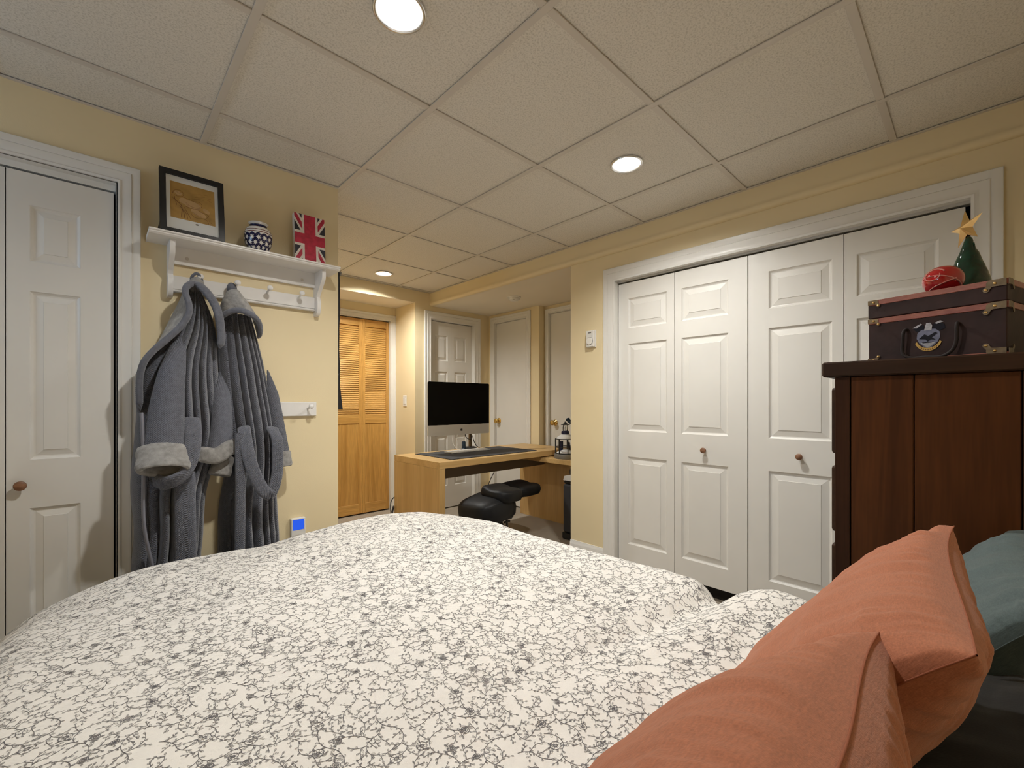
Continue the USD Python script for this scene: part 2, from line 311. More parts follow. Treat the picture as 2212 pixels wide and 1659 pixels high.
def downlight(lx, ly, label, glow='lamp_glow'):
    t = thing('ceiling_light', label, 'ceiling light', (lx, ly, CEIL), group='recessed ceiling downlights')
    part('trim_ring', lathe([(0.064, 0.004), (0.066, -0.002), (0.070, -0.005), (0.0755, -0.0045), (0.0775, -0.001), (0.0765, 0.002)], 40, (lx, ly, CEIL)), 'chrome', t, smooth=60)
    part('reflector', lathe([(0.066, 0.0), (0.065, 0.012), (0.062, 0.035), (0.057, 0.058), (0.054, 0.075), (0.0, 0.076)], 40, (lx, ly, CEIL)), 'reflector', t, smooth=60)
    part('bulb', lathe([(0.0, 0.016), (0.018, 0.018), (0.029, 0.023), (0.035, 0.030), (0.0365, 0.038), (0.033, 0.055), (0.026, 0.070)], 32, (lx, ly, CEIL)), glow, t, smooth=60)
downlight(*LIGHTS[0], 'round recessed downlight at the top edge of the photo, nearest the camera')
downlight(*LIGHTS[1], 'round recessed downlight above the right closet doors')
downlight(*LIGHTS[2], 'small round recessed downlight in front of the louvred doors', 'lamp_glow_hall')

# casings: a moulded profile mitred round an opening; mp maps (across, up, out) to the room
PROF = [(0.0, 0.0), (0.0, 0.011), (0.010, 0.014), (0.016, 0.011), (0.030, 0.012), (0.044, 0.016), (0.054, 0.017), (0.058, 0.013), (0.066, 0.015), (0.080, 0.017), (0.090, 0.017), (0.093, 0.014), (0.093, 0.0)]
def casing(u0, u1, v1, mp, w=0.093, sides=(1, 1)):
    k = w / 0.093; rows = []
    for o, d in PROF:
        o *= k
        rows.append([mp(u0 - o, 0, d), mp(u0 - o, v1 + o, d), mp(u1 + o, v1 + o, d), mp(u1 + o, 0, d)])
    return grid(np.array(rows))
def jambs(u0, u1, v1, mp, depth=.10):
    t = .012; ms = []
    for a, b, c, d in ((u0 - t, u0 + .0015, 0, v1 + t), (u1 - .0015, u1 + t, 0, v1 + t), (u0, u1, v1 - .0015, v1 + t)):
        P = np.array([mp(x, z, o) for x in (a, b) for z in (c, d) for o in (0, -depth)]); ms.append(manifold3d.Manifold.hull_points(P))
    return cat_(*ms)
def ring(r0, d0, r1, d1, mp):
    def loop(r, d): u0, u1, v0, v1 = r; return [mp(u0, v0, d), mp(u1, v0, d), mp(u1, v1, d), mp(u0, v1, d)]
    return grid(np.array([loop(r0, d0), loop(r1, d1)]), closed_v=True)
def panel_mesh(r, mp, sc=1.0):
    u0, u1, v0, v1 = r
    st = [(0, 0.0), (.003, -.004), (.009, -.0085), (.014, -.0095), (.040 * sc + .004, -.0035), (.0405 * sc + .005, -.0012)]
    ins = lambda k: (u0 + k, u1 - k, v0 + k, v1 - k)
    ms = [ring(ins(a), da, ins(b), db, mp) for (a, da), (b, db) in zip(st, st[1:])]
    k, d = st[-1]; c = ins(k); P = np.array([[mp(c[0], c[2], d), mp(c[1], c[2], d)], [mp(c[0], c[3], d), mp(c[1], c[3], d)]])
    ms.append(grid(P)); v, f = cat_(*ms)[:2]
    m = trimesh.Trimesh(v, f, process=False); m.merge_vertices(); trimesh.repair.fix_normals(m); return m
def leaf(u0, u1, v0, v1, panels, mp, th=.034):
    """Stiles and rails of a moulded door leaf around its panels, with sides and back."""
    poly = sbox(u0, v0, u1, v1)
    for r in panels: poly = poly.difference(sbox(r[0], r[2], r[1], r[3]))
    m = ext(poly, th - .012); v = m.vertices.copy()
    w = np.array([mp(a, b, c - (th - .012)) for a, b, c in v])
    back = manifold3d.Manifold.hull_points(np.array([mp(a, b, c) for a in (u0, u1) for b in (v0, v1) for c in (-th, -(th - .0121))]))
    return cat_((w, m.faces), back)
def knob_mesh(c, out, r=0.017, L=0.032, n=24):
    """A turned mushroom knob at c pointing along out."""
    prof = np.array([(0.0075, 0), (0.007, .3), (0.0085, .45), (.82 * r, .55), (r, .72), (.93 * r, .88), (.6 * r, .97), (0, 1.0)]) * [1, L]
    return np_lathe(prof, c, out, n)
def np_lathe(prof, c, out, n=24):
    out = np.asarray(out, float); out /= np.linalg.norm(out); a = np.cross(out, [0, 0, 1] if abs(out[2]) < .9 else [1, 0, 0]); a /= np.linalg.norm(a); b = np.cross(out, a)
    t = np.linspace(0, 2 * np.pi, n, endpoint=False); prof = np.asarray(prof, float)
    P = np.asarray(c) + prof[:, 1][:, None, None] * out + prof[:, 0][:, None, None] * (np.cos(t)[None, :, None] * a + np.sin(t)[None, :, None] * b)
    return grid(P, closed_v=True, flip=False)

# left bifold closet
mpL = lambda u, v, d: (u, YL - d, v)
d1 = thing('door_1', 'tall white moulded bifold closet door left of the robes', 'door', (LD[1], YL, 0), kind='structure')
part('casing', casing(LD[0] - .003, LD[1] + .003, LD[2] + .002, mpL, .070), 'white_trim', d1)
part('jamb', jambs(LD[0], LD[1], LD[2], mpL), 'white_trim', d1)
part('dark_backing', bx(LD[0] - .01, LD[1] + .01, YL + .085, YL + .095, 0, LD[2] + .01), 'dark_gap', d1)
mpl = lambda u, v, d: (u, YL + .028 - d, v)
part('track', bx(LD[0] + .002, LD[1] - .002, YL + .034, YL + .066, 2.013, LD[2] - .001), 'white_trim', d1)
for (a, b) in ((-0.529, -0.2375), (-0.2345, 0.0515)):
    pn = [(a + .0575, b - .0955, q0, q1) for q0, q1 in ((1.680, 1.886), (0.950, 1.570), (0.20, 0.772))]
    lf = part('leaf', leaf(a, b, 0.02, 2.003, pn, mpl), 'white_door', d1, smooth=False)
    for r in pn: part('panel', panel_mesh(r, mpl, .75), 'white_door', lf, smooth=False)
part('knob', knob_mesh((-0.199, YL + .028, EYE - .300), (0, -1, 0), .0175, .034), 'knob_wood', d1, label='round brown wooden knob')

# wide closet on the right
mpR = lambda u, v, d: (XR - d, u, v)
d2 = thing('door_2', 'wide white four leaf bifold closet door behind the dresser', 'door', (XR, CD[1], 0), kind='structure')
part('casing', casing(CD[0] + .002, CD[1] - .002, CD[2] - .002, mpR, .090), 'white_trim', d2)
part('jamb', jambs(CD[0], CD[1], CD[2], mpR), 'white_trim', d2)
part('track', bx(XR + .028, XR + .065, CD[0], CD[1], CD[2] - .014, CD[2]), 'aluminium', d2)
part('dark_backing', bx(XR + .10, XR + .11, CD[0] - .01, CD[1] + .01, 0, CD[2] + .01), 'dark_gap', d2)
mpr = lambda u, v, d: (XR + .034 - d, u, v)
edges = [1.6875, 1.2865, 0.8645, 0.4370, 0.0300]
for k in range(4):
    b, a = edges[k] - .0015 - (.001 if k == 2 else 0), edges[k + 1] + .0015 + (.001 if k == 1 else 0)
    u0, u1 = ((1.337, 1.615), (.967, 1.242), (.483, .761), (.110, .388))[k]
    pn = [(u0, u1, q0, q1) for q0, q1 in ((1.660, 1.860), (0.970, 1.557), (0.210, 0.797))]
    lf = part('leaf', leaf(a, b, 0.085, 1.968, pn, mpr), 'white_door', d2, smooth=False)
    for r in pn: part('panel', panel_mesh(r, mpr, 1.0), 'white_door', lf, smooth=False)
for px, py in ((1519, 973), (1726, 987)):
    c = at(px, py, 'x', XR + .012); part('knob', knob_mesh((XR + .034, c[1], c[2]), (-1, 0, 0), .0165, .036), 'knob_wood', d2, label='round brown wooden knob')

# six panel door in the far wall
mpF = lambda u, v, d: (u, YF - d, v)
d3 = thing('door_3', 'white six panel door behind the desk computer', 'door', (SP[0], YF, 0), kind='structure')
part('casing', casing(SP[0], SP[1], SP[2], mpF, .082), 'white_trim', d3); part('jamb', jambs(SP[0], SP[1], SP[2], mpF), 'white_trim', d3)
part('dark_backing', bx(SP[0] - .01, SP[1] + .01, YF + .11, YF + .119, 0, SP[2]), 'dark_gap', d3)
mpf = lambda u, v, d: (u, YF + .045 - d, v)
pn = [(u0, u1, v0, v1) for u0, u1 in ((SP[0] + .082, SP[0] + .245), (SP[1] - .245, SP[1] - .082)) for v0, v1 in ((1.615, 1.89), (0.96, 1.50), (0.25, 0.80))]
lf = part('leaf', leaf(SP[0] + .003, SP[1] - .003, 0.012, SP[2] - .008, pn, mpf), 'white_door', d3, smooth=False)
for r in pn: part('panel', panel_mesh(r, mpf, .8), 'white_door', lf, smooth=False)

# flat doors of the alcove
for (x, fr, nm, lab, ky) in ((XA1, F1, 'door_4', 'flat white door with brass knob right of the desk computer', 3.795), (XA2, F2, 'door_5', 'flat white door with brass knob behind the snow globe lantern', 3.022)):
    mpa = lambda u, v, d: (x - d, u, v)
    d = thing(nm, lab, 'door', (x, fr[0], 0), kind='structure')
    part('casing', casing(fr[0], fr[1], fr[2], mpa, .068 if x == XA1 else .046), 'white_trim', d); part('jamb', jambs(fr[0], fr[1], fr[2], mpa), 'white_trim', d)
    part('leaf', cbox(x + .022, x + .057, fr[0] + .003, fr[1] - .003, .014, fr[2] - .004, .002), 'white_door', d, smooth=False)
    part('dark_backing', bx(x + .1, x + .11, fr[0] - .01, fr[1] + .01, 0, fr[2] + .01), 'dark_gap', d)
    kz = EYE - .208
    part('door_knob', np_lathe([(.031, 0), (.032, .004), (.022, .009), (.0125, .014), (.0125, .026), (.020, .033), (.0275, .043), (.028, .053), (.022, .061), (.010, .064), (0, .0645)], (x + .022, ky, kz), (-1, 0, 0)), 'brass', d, smooth=60, label='round polished brass knob')

# louvred pine bifold
mpV = lambda u, v, d: (u, YB - d, v)
d6 = thing('door_6', 'golden pine louvred bifold door at the end of the hallway', 'door', (LV[0], YB, 0), kind='structure')
part('casing', casing(LV[0], LV[1], LV[2], mpV, .062), 'white_trim', d6); part('jamb', jambs(LV[0], LV[1], LV[2], mpV), 'white_trim', d6)
part('dark_backing', bx(LV[0] - .01, LV[1] + .01, YB + .10, YB + .11, 0, LV[2]), 'dark_gap', d6)
for k, (a, b) in enumerate(((LV[0] + .003, 2.0045), (2.0075, LV[1] - .003))):
    y0, y1 = YB + .022, YB + .050; s = .033
    z0, z1 = .014, LV[2] - .010; rl, rm, rt = .10, (.945, 1.035), z1 - .075
    lf = part('leaf', cat_(cbox(a, a + s, y0, y1, z0, z1, .002), cbox(b - s, b, y0, y1, z0, z1, .002)), 'pine_up', d6, smooth=False)
    for q0, q1 in ((z0, z0 + rl), rm, (rt, z1)): part('rail', cbox(a + s, b - s, y0 + .001, y1, q0, q1, .002), 'pine_across', lf, smooth=False)
    part('lower_panel', cbox(a + s - .004, b - s + .004, y0 + .008, y1 - .006, z0 + rl, rm[0], .001), 'pine_up', lf, smooth=False)
    n = 44; dz = (rt - rm[1]) / n
    for q in range(n):
        zc = rm[1] + dz * (q + .5)
        P = [(x, YB + .036 + yy, zc + zz) for x in (a + s - .003, b - s + .003) for yy, zz in ((-.0075, -.0165), (-.0068, -.0205), (.0068, .0125), (.0075, .0165))]
        part('slat', manifold3d.Manifold.hull_points(np.array(P)), 'pine_across', lf, smooth=False)
part('strike', bx(2.0035, 2.0095, YB + .012, YB + .021, 1.66, 1.97), 'pine_up', d6)

# baseboards
def board(name, p0, p1, out, lab, h=.085):
    p0, p1, out = np.array(p0, float), np.array(p1, float), np.array(out, float)
    prof = [(0, 0), (.013, 0), (.013, h * .72), (.010, h * .78), (.011, h * .84), (.006, h * .93), (.005, h), (0, h)]
    P = np.array([[(*(p + out * d), z) for d, z in prof] for p in (p0, p1)]); v, f = grid(P, closed_v=True)
    m = trimesh.Trimesh(v, f, process=False); struct(name, m, 'white_trim', lab, 'baseboard')
board('baseboard_right', (XR, 2.079), (XR, CD[1] + .09), (-1, 0), 'white moulded baseboard left of the wide closet', .145)
board('baseboard_left', (LD[1] + .075, YL), (XE, YL), (0, -1), 'white baseboard behind the robes', .10)
board('baseboard_far', (XS, YF), (SP[0] - .082, YF), (0, -1), 'short white baseboard left of the six panel door', .10)
board('baseboard_switch', (XS, YB), (XS, YF), (-1, 0), 'white baseboard below the light switch', .10)

# ------------------------------------------------------------------ wall fittings
def fit_light_switch():
    c = at(875, 866, 'x', XS); t = thing('light_switch', 'white rocker light switch on the hallway wall beside the louvred doors', 'light switch', (XS, c[1], c[2] - .06))
    y, z = c[1], c[2]
    part('plate', cbox(XS - .006, XS, y - .036, y + .036, z - .058, z + .058, .003), 'white_plastic', t)
    part('rocker', cbox(XS - .010, XS - .005, y - .016, y + .016, z - .033, z + .033, .002), 'white_trim', t)
fit_light_switch()
def fit_thermostat():
    a, b = at(1265.5, 718, 'x', XR - .028), at(1283, 748, 'x', XR - .028); y0, y1, z0, z1 = b[1] + .004, a[1], b[2] - .002, a[2] + .008
    t = thing('thermostat', 'small white thermostat with a round dial left of the wide closet', 'thermostat', (XR, (y0 + y1) / 2, z0))
    part('wall_plate', cbox(XR - .010, XR, y0 - .006, y1 + .004, z0 - .002, z1 + .004, .002), 'white_plastic', t)
    part('body', cbox(XR - .030, XR - .009, y0, y1, z0, z1, .004), 'white_plastic', t)
    yc, zc = (y0 + y1) / 2, z0 + (z1 - z0) * .36; r = (y1 - y0) * .40
    part('dial', np_lathe([(r, 0), (r, .004), (r * .9, .006), (0, .0065)], (XR - .030, yc, zc), (-1, 0, 0)), 'white_trim', t)
    part('dial_edge', np_lathe([(r * 1.10, 0), (r * 1.10, .001), (r * .98, .0012)], (XR - .030, yc, zc), (-1, 0, 0)), 'pewter', t)
    part('lettering', bx(XR - .0306, XR - .0298, yc - .013, yc + .013, z1 - .018, z1 - .0135), 'black_plastic', t)
fit_thermostat()
def fit_smoke():
    x, y = 2.928, 3.064
    t = thing('smoke_detector', 'round white smoke detector on the low alcove ceiling', 'smoke detector', (x, y, SOFF))
    part('base', lathe([(0, 0), (.066, 0), (.066, -.008), (.060, -.012), (0, -.012)], 32, (x, y, SOFF)), 'white_plastic', t)
    part('cover', lathe([(.056, -.011), (.054, -.024), (.040, -.034), (.020, -.037), (0, -.037)], 32, (x, y, SOFF)), 'white_plastic', t, smooth=50)
    part('test_button', lathe([(.012, -.034), (.012, -.040), (0, -.041)], 16, (x - .025, y - .02, SOFF)), 'white_trim', t)
fit_smoke()
def fit_monitor():
    a, b = at(628.5, 1118, 'y', YL - .02), at(660, 1121, 'y', YL - .02); x0, x1, z1 = a[0], b[0], (a[2] + b[2]) / 2 + .001
    t = thing('wall_display', 'small white wall display with a lit blue screen low beside the robes', 'display', ((x0 + x1) / 2, YL, z1 - .115))
    part('case', cbox(x0, x1, YL - .022, YL, z1 - .115, z1, .003), 'white_plastic', t)
    part('screen', bx(x0 + .008, x1 - .007, YL - .0228, YL - .0215, z1 - .058, z1 - .007), 'blue_screen', t, label='lit blue screen')
    part('button_row', bx(x0 + .018, x1 - .018, YL - .0235, YL - .0215, z1 - .090, z1 - .082), 'grid_white', t)
fit_monitor()

# ------------------------------------------------------------------ shelf with pegs, and what stands on it
YSF = 2.205                                            # front edge of the shelf board
zs1 = at(321, 487, 'y', YSF)[2]; zs1 = (zs1 + at(735, 577.5, 'y', YSF)[2]) / 2
sx0, sx1 = at(322, 490, 'y', YSF)[0], at(736, 578, 'y', YSF)[0]
sh = thing('peg_shelf', 'white wooden wall shelf with scrolled brackets and a row of coat pegs', 'shelf', ((sx0 + sx1) / 2, YL, zs1 - .28))
prof = [(YL, zs1), (YSF, zs1), (YSF, zs1 - .006), (YSF + .005, zs1 - .009), (YSF + .005, zs1 - .013), (YSF + .012, zs1 - .019), (YL, zs1 - .019)]
v = np.array([[(x, y, z) for y, z in prof] for x in (sx0, sx1)]); m_ = ext(Polygon(prof), sx1 - sx0, frame4((sx0, 0, 0), (0, 1, 0), (0, 0, 1), (1, 0, 0)))
part('shelf_board', m_, 'shelf_white', sh, smooth=False)
xb0, xb1 = at(372, 600, 'y', 2.30)[0] - .004, at(689, 640, 'y', 2.30)[0] + .003
zb0, zb1 = at(375, 641, 'y', 2.32)[2], zs1 - .019
hb = zb1 - zb0
bp = [(YL, zb1), (YL - .118, zb1), (YL - .122, zb1 - hb * .10), (YL - .118, zb1 - hb * .2), (YL - .095, zb1 - hb * .32), (YL - .066, zb1 - hb * .44), (YL - .050, zb1 - hb * .52), (YL - .044, zb1 - hb * .58), (YL - .052, zb1 - hb * .63), (YL - .057, zb1 - hb * .72), (YL - .055, zb1 - hb * .84), (YL - .044, zb1 - hb * .95), (YL - .028, zb0), (YL, zb0)]
bp = np.array(bp); bs = np.vstack([bp[:2], smooth_path(bp[1:-1], 40), bp[-1:]])
for x in (xb0, xb1): part('bracket', ext(Polygon(bs).buffer(0), .018, frame4((x - .009, 0, 0), (0, 1, 0), (0, 0, 1), (1, 0, 0))), 'shelf_white', sh, smooth=30)
za, zb = at(500, 570, 'y', YL - .016)[2], 0
part('back_board', bx(xb0 + .009, xb1 - .009, YL - .016, YL, zb1 - hb * .335, zb1), 'shelf_white', sh)
zr1, zr0 = zb1 - hb * .565, zb0 + hb * .115
part('peg_rail', cat_(cbox(xb0 + .009, xb1 - .009, YL - .018, YL, zr0 + .012, zr1, .002), cbox(xb0 + .009, xb1 - .009, YL - .024, YL, zr0, zr0 + .010, .003)), 'shelf_white', sh)
def peg_mesh(x, y, z, L=.062):
    d = np.array([0, -.97, .24]); return np_lathe([(.0055, 0), (.0048, L * .4), (.0052, L * .75), (.0095, L * .84), (.0125, L * .92), (.0115, L), (.006, L * 1.05), (0, L * 1.065)], (x, y, z), d, 16)
pegx = [at(425, 598, 'y', YL - .06)[0] + .012, at(509, 607, 'y', YL - .06)[0] + .006, at(582, 622, 'y', YL - .06)[0], at(651, 636, 'y', YL - .06)[0]]
zpeg = at(582, 622, 'y', YL - .06)[2] - .016
for x in pegx: part('peg', peg_mesh(x, YL - .017, zpeg), 'shelf_white', sh, smooth=50)
for x in (xb0 + .06, xb1 - .07): part('screw_plug', np_lathe([(.007, 0), (.006, .002), (0, .0025)], (x, YL - .016, zb1 - hb * .2), (0, -1, 0), 14), 'grid_white', sh)

# picture frame leaning on its easel back
yb_, yt_ = 2.238, 2.285
BLp, BRp, TLp, TRp = at(349, 491, 'y', yb_), at(488.5, 519, 'y', yb_), at(339.5, 352, 'y', yt_), at(479, 403, 'y', yt_)
x0, x1 = (BLp[0] + TLp[0]) / 2, (BRp[0] + TRp[0]) / 2; zt_ = (TLp[2] + TRp[2]) / 2 - .002
Xv = np.array([1.0, 0, 0]); Zv = np.array([0, yt_ - yb_, zt_ - zs1]); fh = np.linalg.norm(Zv); Zv /= fh; Nv = np.cross(Xv, Zv); fw_ = x1 - x0
o = np.array([x0, yb_, zs1 + .001]); pf = lambda a, b, d: o + Xv * a + Zv * b + Nv * d
fr4 = lambda d: frame4(pf(0, 0, d), Xv, Zv, Nv)
fr = thing('picture_frame', 'black framed ochre sketch leaning on the left end of the white shelf', 'picture frame', (x0 + fw_ / 2, yb_, zs1))
bw_ = .021
part('frame', ext(sbox(0, 0, fw_, fh).difference(sbox(bw_, bw_, fw_ - bw_, fh - bw_)), .020, fr4(-.012)), 'black_frame', fr, smooth=False)
part('mat_board', ext(sbox(bw_ - .002, bw_ - .002, fw_ - bw_ + .002, fh - bw_ + .002), .004, fr4(-.006)), 'mat_board', fr, smooth=False)
ia, ib, ja, jb = bw_ + .014, fw_ - bw_ - .012, bw_ + .052, fh - bw_ - .026
pic = part('sketch', ext(sbox(ia, ja, ib, jb), .0006, fr4(-.0019)), 'sketch_ochre', fr, smooth=False, label='ochre paper sketch with pale rounded shapes and brown strokes')
iw, ih = ib - ia, jb - ja
def blob(cx, cy, rx, ry, rot): return affinity.translate(affinity.rotate(affinity.scale(Point(0, 0).buffer(1, 20), rx * iw, ry * ih), rot), ia + cx * iw, ja + cy * ih)
part('pale_shape', ext(unary_union([blob(.17, .70, .085, .055, -20), blob(.48, .46, .20, .10, -8), blob(.62, .26, .19, .075, -22), blob(.80, .37, .09, .055, -35), blob(.28, .52, .09, .08, 20)]), .0003, fr4(-.0013)), 'sketch_pale', pic, smooth=False)
def stroke(pts, w): 
    p = smooth_path([(x, y, 0) for x, y in pts], 40)[:, :2]
    from shapely.geometry import LineString
    return LineString([(ia + a * iw, ja + b * ih) for a, b in p]).buffer(w * iw * .55, cap_style=1)
st = [stroke(q, w) for q, w in (([(.06, .66), (.10, .76), (.20, .79), (.29, .72), (.27, .64), (.17, .61), (.09, .63)], .006), ([(.09, .58), (.14, .47), (.22, .40), (.25, .25), (.24, .04)], .014), ([(.25, .36), (.40, .37), (.55, .36), (.66, .42), (.70, .52), (.64, .58), (.55, .56)], .007),
      ([(.30, .34), (.36, .22), (.44, .06)], .009), ([(.45, .22), (.60, .12), (.78, .13), (.84, .02)], .007), ([(.62, .36), (.74, .30), (.84, .27), (.80, .18)], .007), ([(.40, .60), (.62, .66), (.80, .70), (.94, .80)], .004), ([(.26, .62), (.40, .60), (.52, .56)], .005), ([(.33, .50), (.44, .42), (.56, .40)], .004), ([(.72, .66), (.86, .70), (.92, .66)], .003), ([(.08, .70), (.05, .55), (.12, .44), (.10, .30)], .005), ([(.14, .74), (.20, .70), (.24, .73)], .004), ([(.12, .66), (.17, .64), (.22, .66)], .004), ([(.20, .36), (.27, .24), (.30, .05)], .010), ([(.23, .30), (.33, .20), (.37, .04)], .006), ([(.34, .44), (.46, .40), (.60, .40), (.66, .46)], .004), ([(.48, .28), (.62, .20), (.74, .19)], .004), ([(.50, .70), (.64, .72), (.78, .78)], .003), ([(.46, .74), (.62, .80), (.84, .84)], .002), ([(.86, .12), (.90, .06), (.95, .03)], .004))]
part('brown_stroke', ext(unary_union(st).intersection(sbox(ia, ja, ib, jb)), .0003, fr4(-.0011)), 'sketch_brown', pic, smooth=False)
part('small_mark', ext(affinity.translate(affinity.scale(Point(0, 0).buffer(1), .006, .004), fw_ * .56, bw_ + .041), .0003, fr4(-.0018)), 'pewter', fr, smooth=False)
part('easel_leg', manifold3d.Manifold.hull_points(np.array([pf(.02, fh * .55, -.013), pf(.07, fh * .55, -.013), (x0 - .006, YL - .012, zs1 + .002), (x0 + .05, YL - .012, zs1 + .002), (x0 - .006, YL - .030, zs1 + .002), (x0 + .05, YL - .030, zs1 + .002), pf(.02, fh * .50, -.013), pf(.07, fh * .50, -.013)])), 'black_frame', fr)

# star patterned jar
yv = 2.275; c = at(558, 530, 'y', yv); cx = c[0]; rv = (at(588.5, 515, 'y', yv)[0] - at(528, 508, 'y', yv)[0]) / 2 * .985
hv = at(558, 484, 'y', yv)[2] - zs1
vs = thing('vase', 'round white ceramic vase with navy star band and red stripes', 'vase', (cx, yv, zs1))
vp = np.array([(0, 0), (.60, 0), (.64, .02), (.78, .14), (.92, .30), (.995, .47), (1.0, .58), (.95, .70), (.80, .81), (.62, .875), (.58, .90), (.62, .935), (.70, .975), (.72, .99), (.70, 1.0), (.60, .985), (.55, .94), (.50, .88), (0, .86)]) * [rv, hv]
body = np.vstack([vp[:3], smooth_path(np.c_[vp[2:11], np.zeros(9)], 30)[1:-1, :2], vp[10:]])
part('body', lathe(body, 48, (cx, yv, zs1)), 'glaze_white', vs, smooth=50)
rad = lambda z: np.interp(z, body[:33, 1], body[:33, 0])
def band(z0, z1, off, wob=0, nw=14):
    a = np.linspace(0, 2 * np.pi, 96); P = []
    for t in np.linspace(0, 1, 8):
        z = z0 + (z1 + wob * np.abs(np.cos(a * nw / 2)) - z0) * t; r = rad(z) + off; P.append(np.stack([cx + r * np.cos(a), yv + r * np.sin(a), zs1 + z], -1))
    return grid(np.array(P), flip=True)
part('star_band', band(.03 * hv, .53 * hv, .0004, .07 * hv), 'glaze_navy', vs, smooth=60, label='navy band of white stars')
for z0, z1 in ((.62, .645), (.70, .72)): part('stripe', band(z0 * hv, z1 * hv, .0004), 'glaze_red', vs, smooth=60)
part('neck_ring', band(.84 * hv, .925 * hv, .0007), 'glaze_navy', vs, smooth=60); part('scallop', band(.82 * hv, .835 * hv, .0004, .025 * hv, 20), 'glaze_red', vs, smooth=60)
sm = []
for row, (z, ns, sz) in enumerate(((.13, 14, .075), (.28, 14, .085), (.44, 14, .085))):
    for k in range(ns):
        a0 = 2 * np.pi * (k + .5 * (row % 2)) / ns; pts = []
        for q in range(16):
            rr = sz * hv * (1 if q % 2 == 0 else .45); an = q * np.pi / 8
            z_ = z * hv + rr * np.sin(an); r_ = rad(z_) + .0011; aa = a0 + rr * np.cos(an) / r_; pts.append((cx + r_ * np.cos(aa), yv + r_ * np.sin(aa), zs1 + z_))
        r_ = rad(z * hv) + .0013; pts.append((cx + r_ * np.cos(a0), yv + r_ * np.sin(a0), zs1 + z * hv))
        sm.append((np.array(pts), np.array([(16, q, (q + 1) % 16) for q in range(16)])))
part('star', cat_(*sm), 'glaze_white', vs, smooth=False, kind='stuff', label='rows of small white stars')

# union flag block
yfk = 2.262; TLf, TRf, BRf, BLf = at(633, 457, 'y', yfk + .02), at(699, 476, 'y', yfk + .02), at(704.5, 566, 'y', yfk), at(640, 552, 'y', yfk)
x0, x1 = (TLf[0] + BLf[0]) / 2, (TRf[0] + BRf[0]) / 2; fh2 = (TLf[2] + TRf[2]) / 2 - zs1 - .001; fw2 = x1 - x0
o2 = np.array([x0, yfk, zs1 + .001]); Z2 = np.array([0, .018, fh2]); fh2 = np.linalg.norm(Z2); Z2 /= fh2; N2 = np.cross(Xv, Z2)
f4 = lambda d: frame4(o2 + N2 * d, Xv, Z2, N2)
fb = thing('flag_block', 'small canvas block printed with a distressed union flag on the shelf', 'canvas print', (x0 + fw2 / 2, yfk, zs1))
rim_ = sbox(0, 0, fw2, fh2)
part('canvas', ext(rim_, .030, f4(-.030)), 'flag_white', fb, smooth=False)
from shapely.geometry import LineString
def diag(w, cut): 
    l = [LineString([(0, 0), (fw2, fh2)]).buffer(w, cap_style=2), LineString([(0, fh2), (fw2, 0)]).buffer(w, cap_style=2)]
    return unary_union(l)
cw = fw2 * .185; ch = fh2 * .105; cx2, cy2 = fw2 * .50, fh2 * .50
cross = unary_union([sbox(cx2 - cw, 0, cx2 + cw, fh2), sbox(0, cy2 - ch, fw2, cy2 + ch)])
crossw = unary_union([sbox(cx2 - cw * 1.42, 0, cx2 + cw * 1.42, fh2), sbox(0, cy2 - ch * 1.5, fw2, cy2 + ch * 1.5)])
for g_ in rim_.difference(crossw).difference(diag(fw2 * .125, 0)).geoms: part('blue_field', ext(g_, .0005, f4(-.0001)), 'flag_blue', fb, smooth=False, label='dark patchy blue corner')
for g_ in diag(fw2 * .058, 0).intersection(rim_).difference(crossw).geoms: part('red_diagonal', ext(g_, .0005, f4(-.0001)), 'flag_red', fb, smooth=False)
part('red_cross', ext(cross.intersection(rim_), .0007, f4(-.0001)), 'flag_red', fb, smooth=False)

# lower peg board
a, b = at(598, 862, 'y', YL - .014), at(683.5, 875, 'y', YL - .014); zl = at(683.5, 898, 'y', YL - .014)[2]; zt2 = (a[2] + b[2]) / 2
pb = thing('peg_board', 'short white peg board on the yellow wall right of the robes', 'peg rack', (b[0] - .12, YL, zl))
part('board', cbox(b[0] - .30, b[0], YL - .016, YL, zl, zt2, .002), 'shelf_white', pb)
for px in (670.5, 594): 
    c = at(px, 879, 'y', YL - .06); part('peg', peg_mesh(c[0] + .002, YL - .015, (zl + zt2) / 2 + .002, .058), 'shelf_white', pb, smooth=50)

# bag strap on the end of the wall
xs_ = XE + .008; hz = EYE + at(733, 592, 'x', XE + .02)[2] - EYE
bag = thing('bag_strap', 'narrow black strap hanging from a hook on the wall end by the hallway', 'strap', (XE, 2.44, hz - .62))
part('hook', cat_(tube(smooth_path([(XE, 2.385, hz + .010), (XE + .012, 2.385, hz + .010), (XE + .022, 2.383, hz + .002), (XE + .018, 2.381, hz - .010), (XE + .008, 2.381, hz - .014)], 20), .004, 8), sphere((XE + .022, 2.383, hz + .006), .007, (1, 1, 1), 2)), 'pewter', bag)
sp = [(0.0, .010), (.12, .013), (.2, .014), (.3, .009), (.42, .008), (.52, .013), (.60, .012), (.66, .018), (.74, .027)]
part('strap', cat_(*[manifold3d.Manifold.hull_points(np.array([(XE + d, y, hz - z) for (z, dd) in (p, q) for d in (.001, dd) for y in (2.364, 2.394)])) for p, q in zip(sp, sp[1:])]), 'black_fabric', bag)

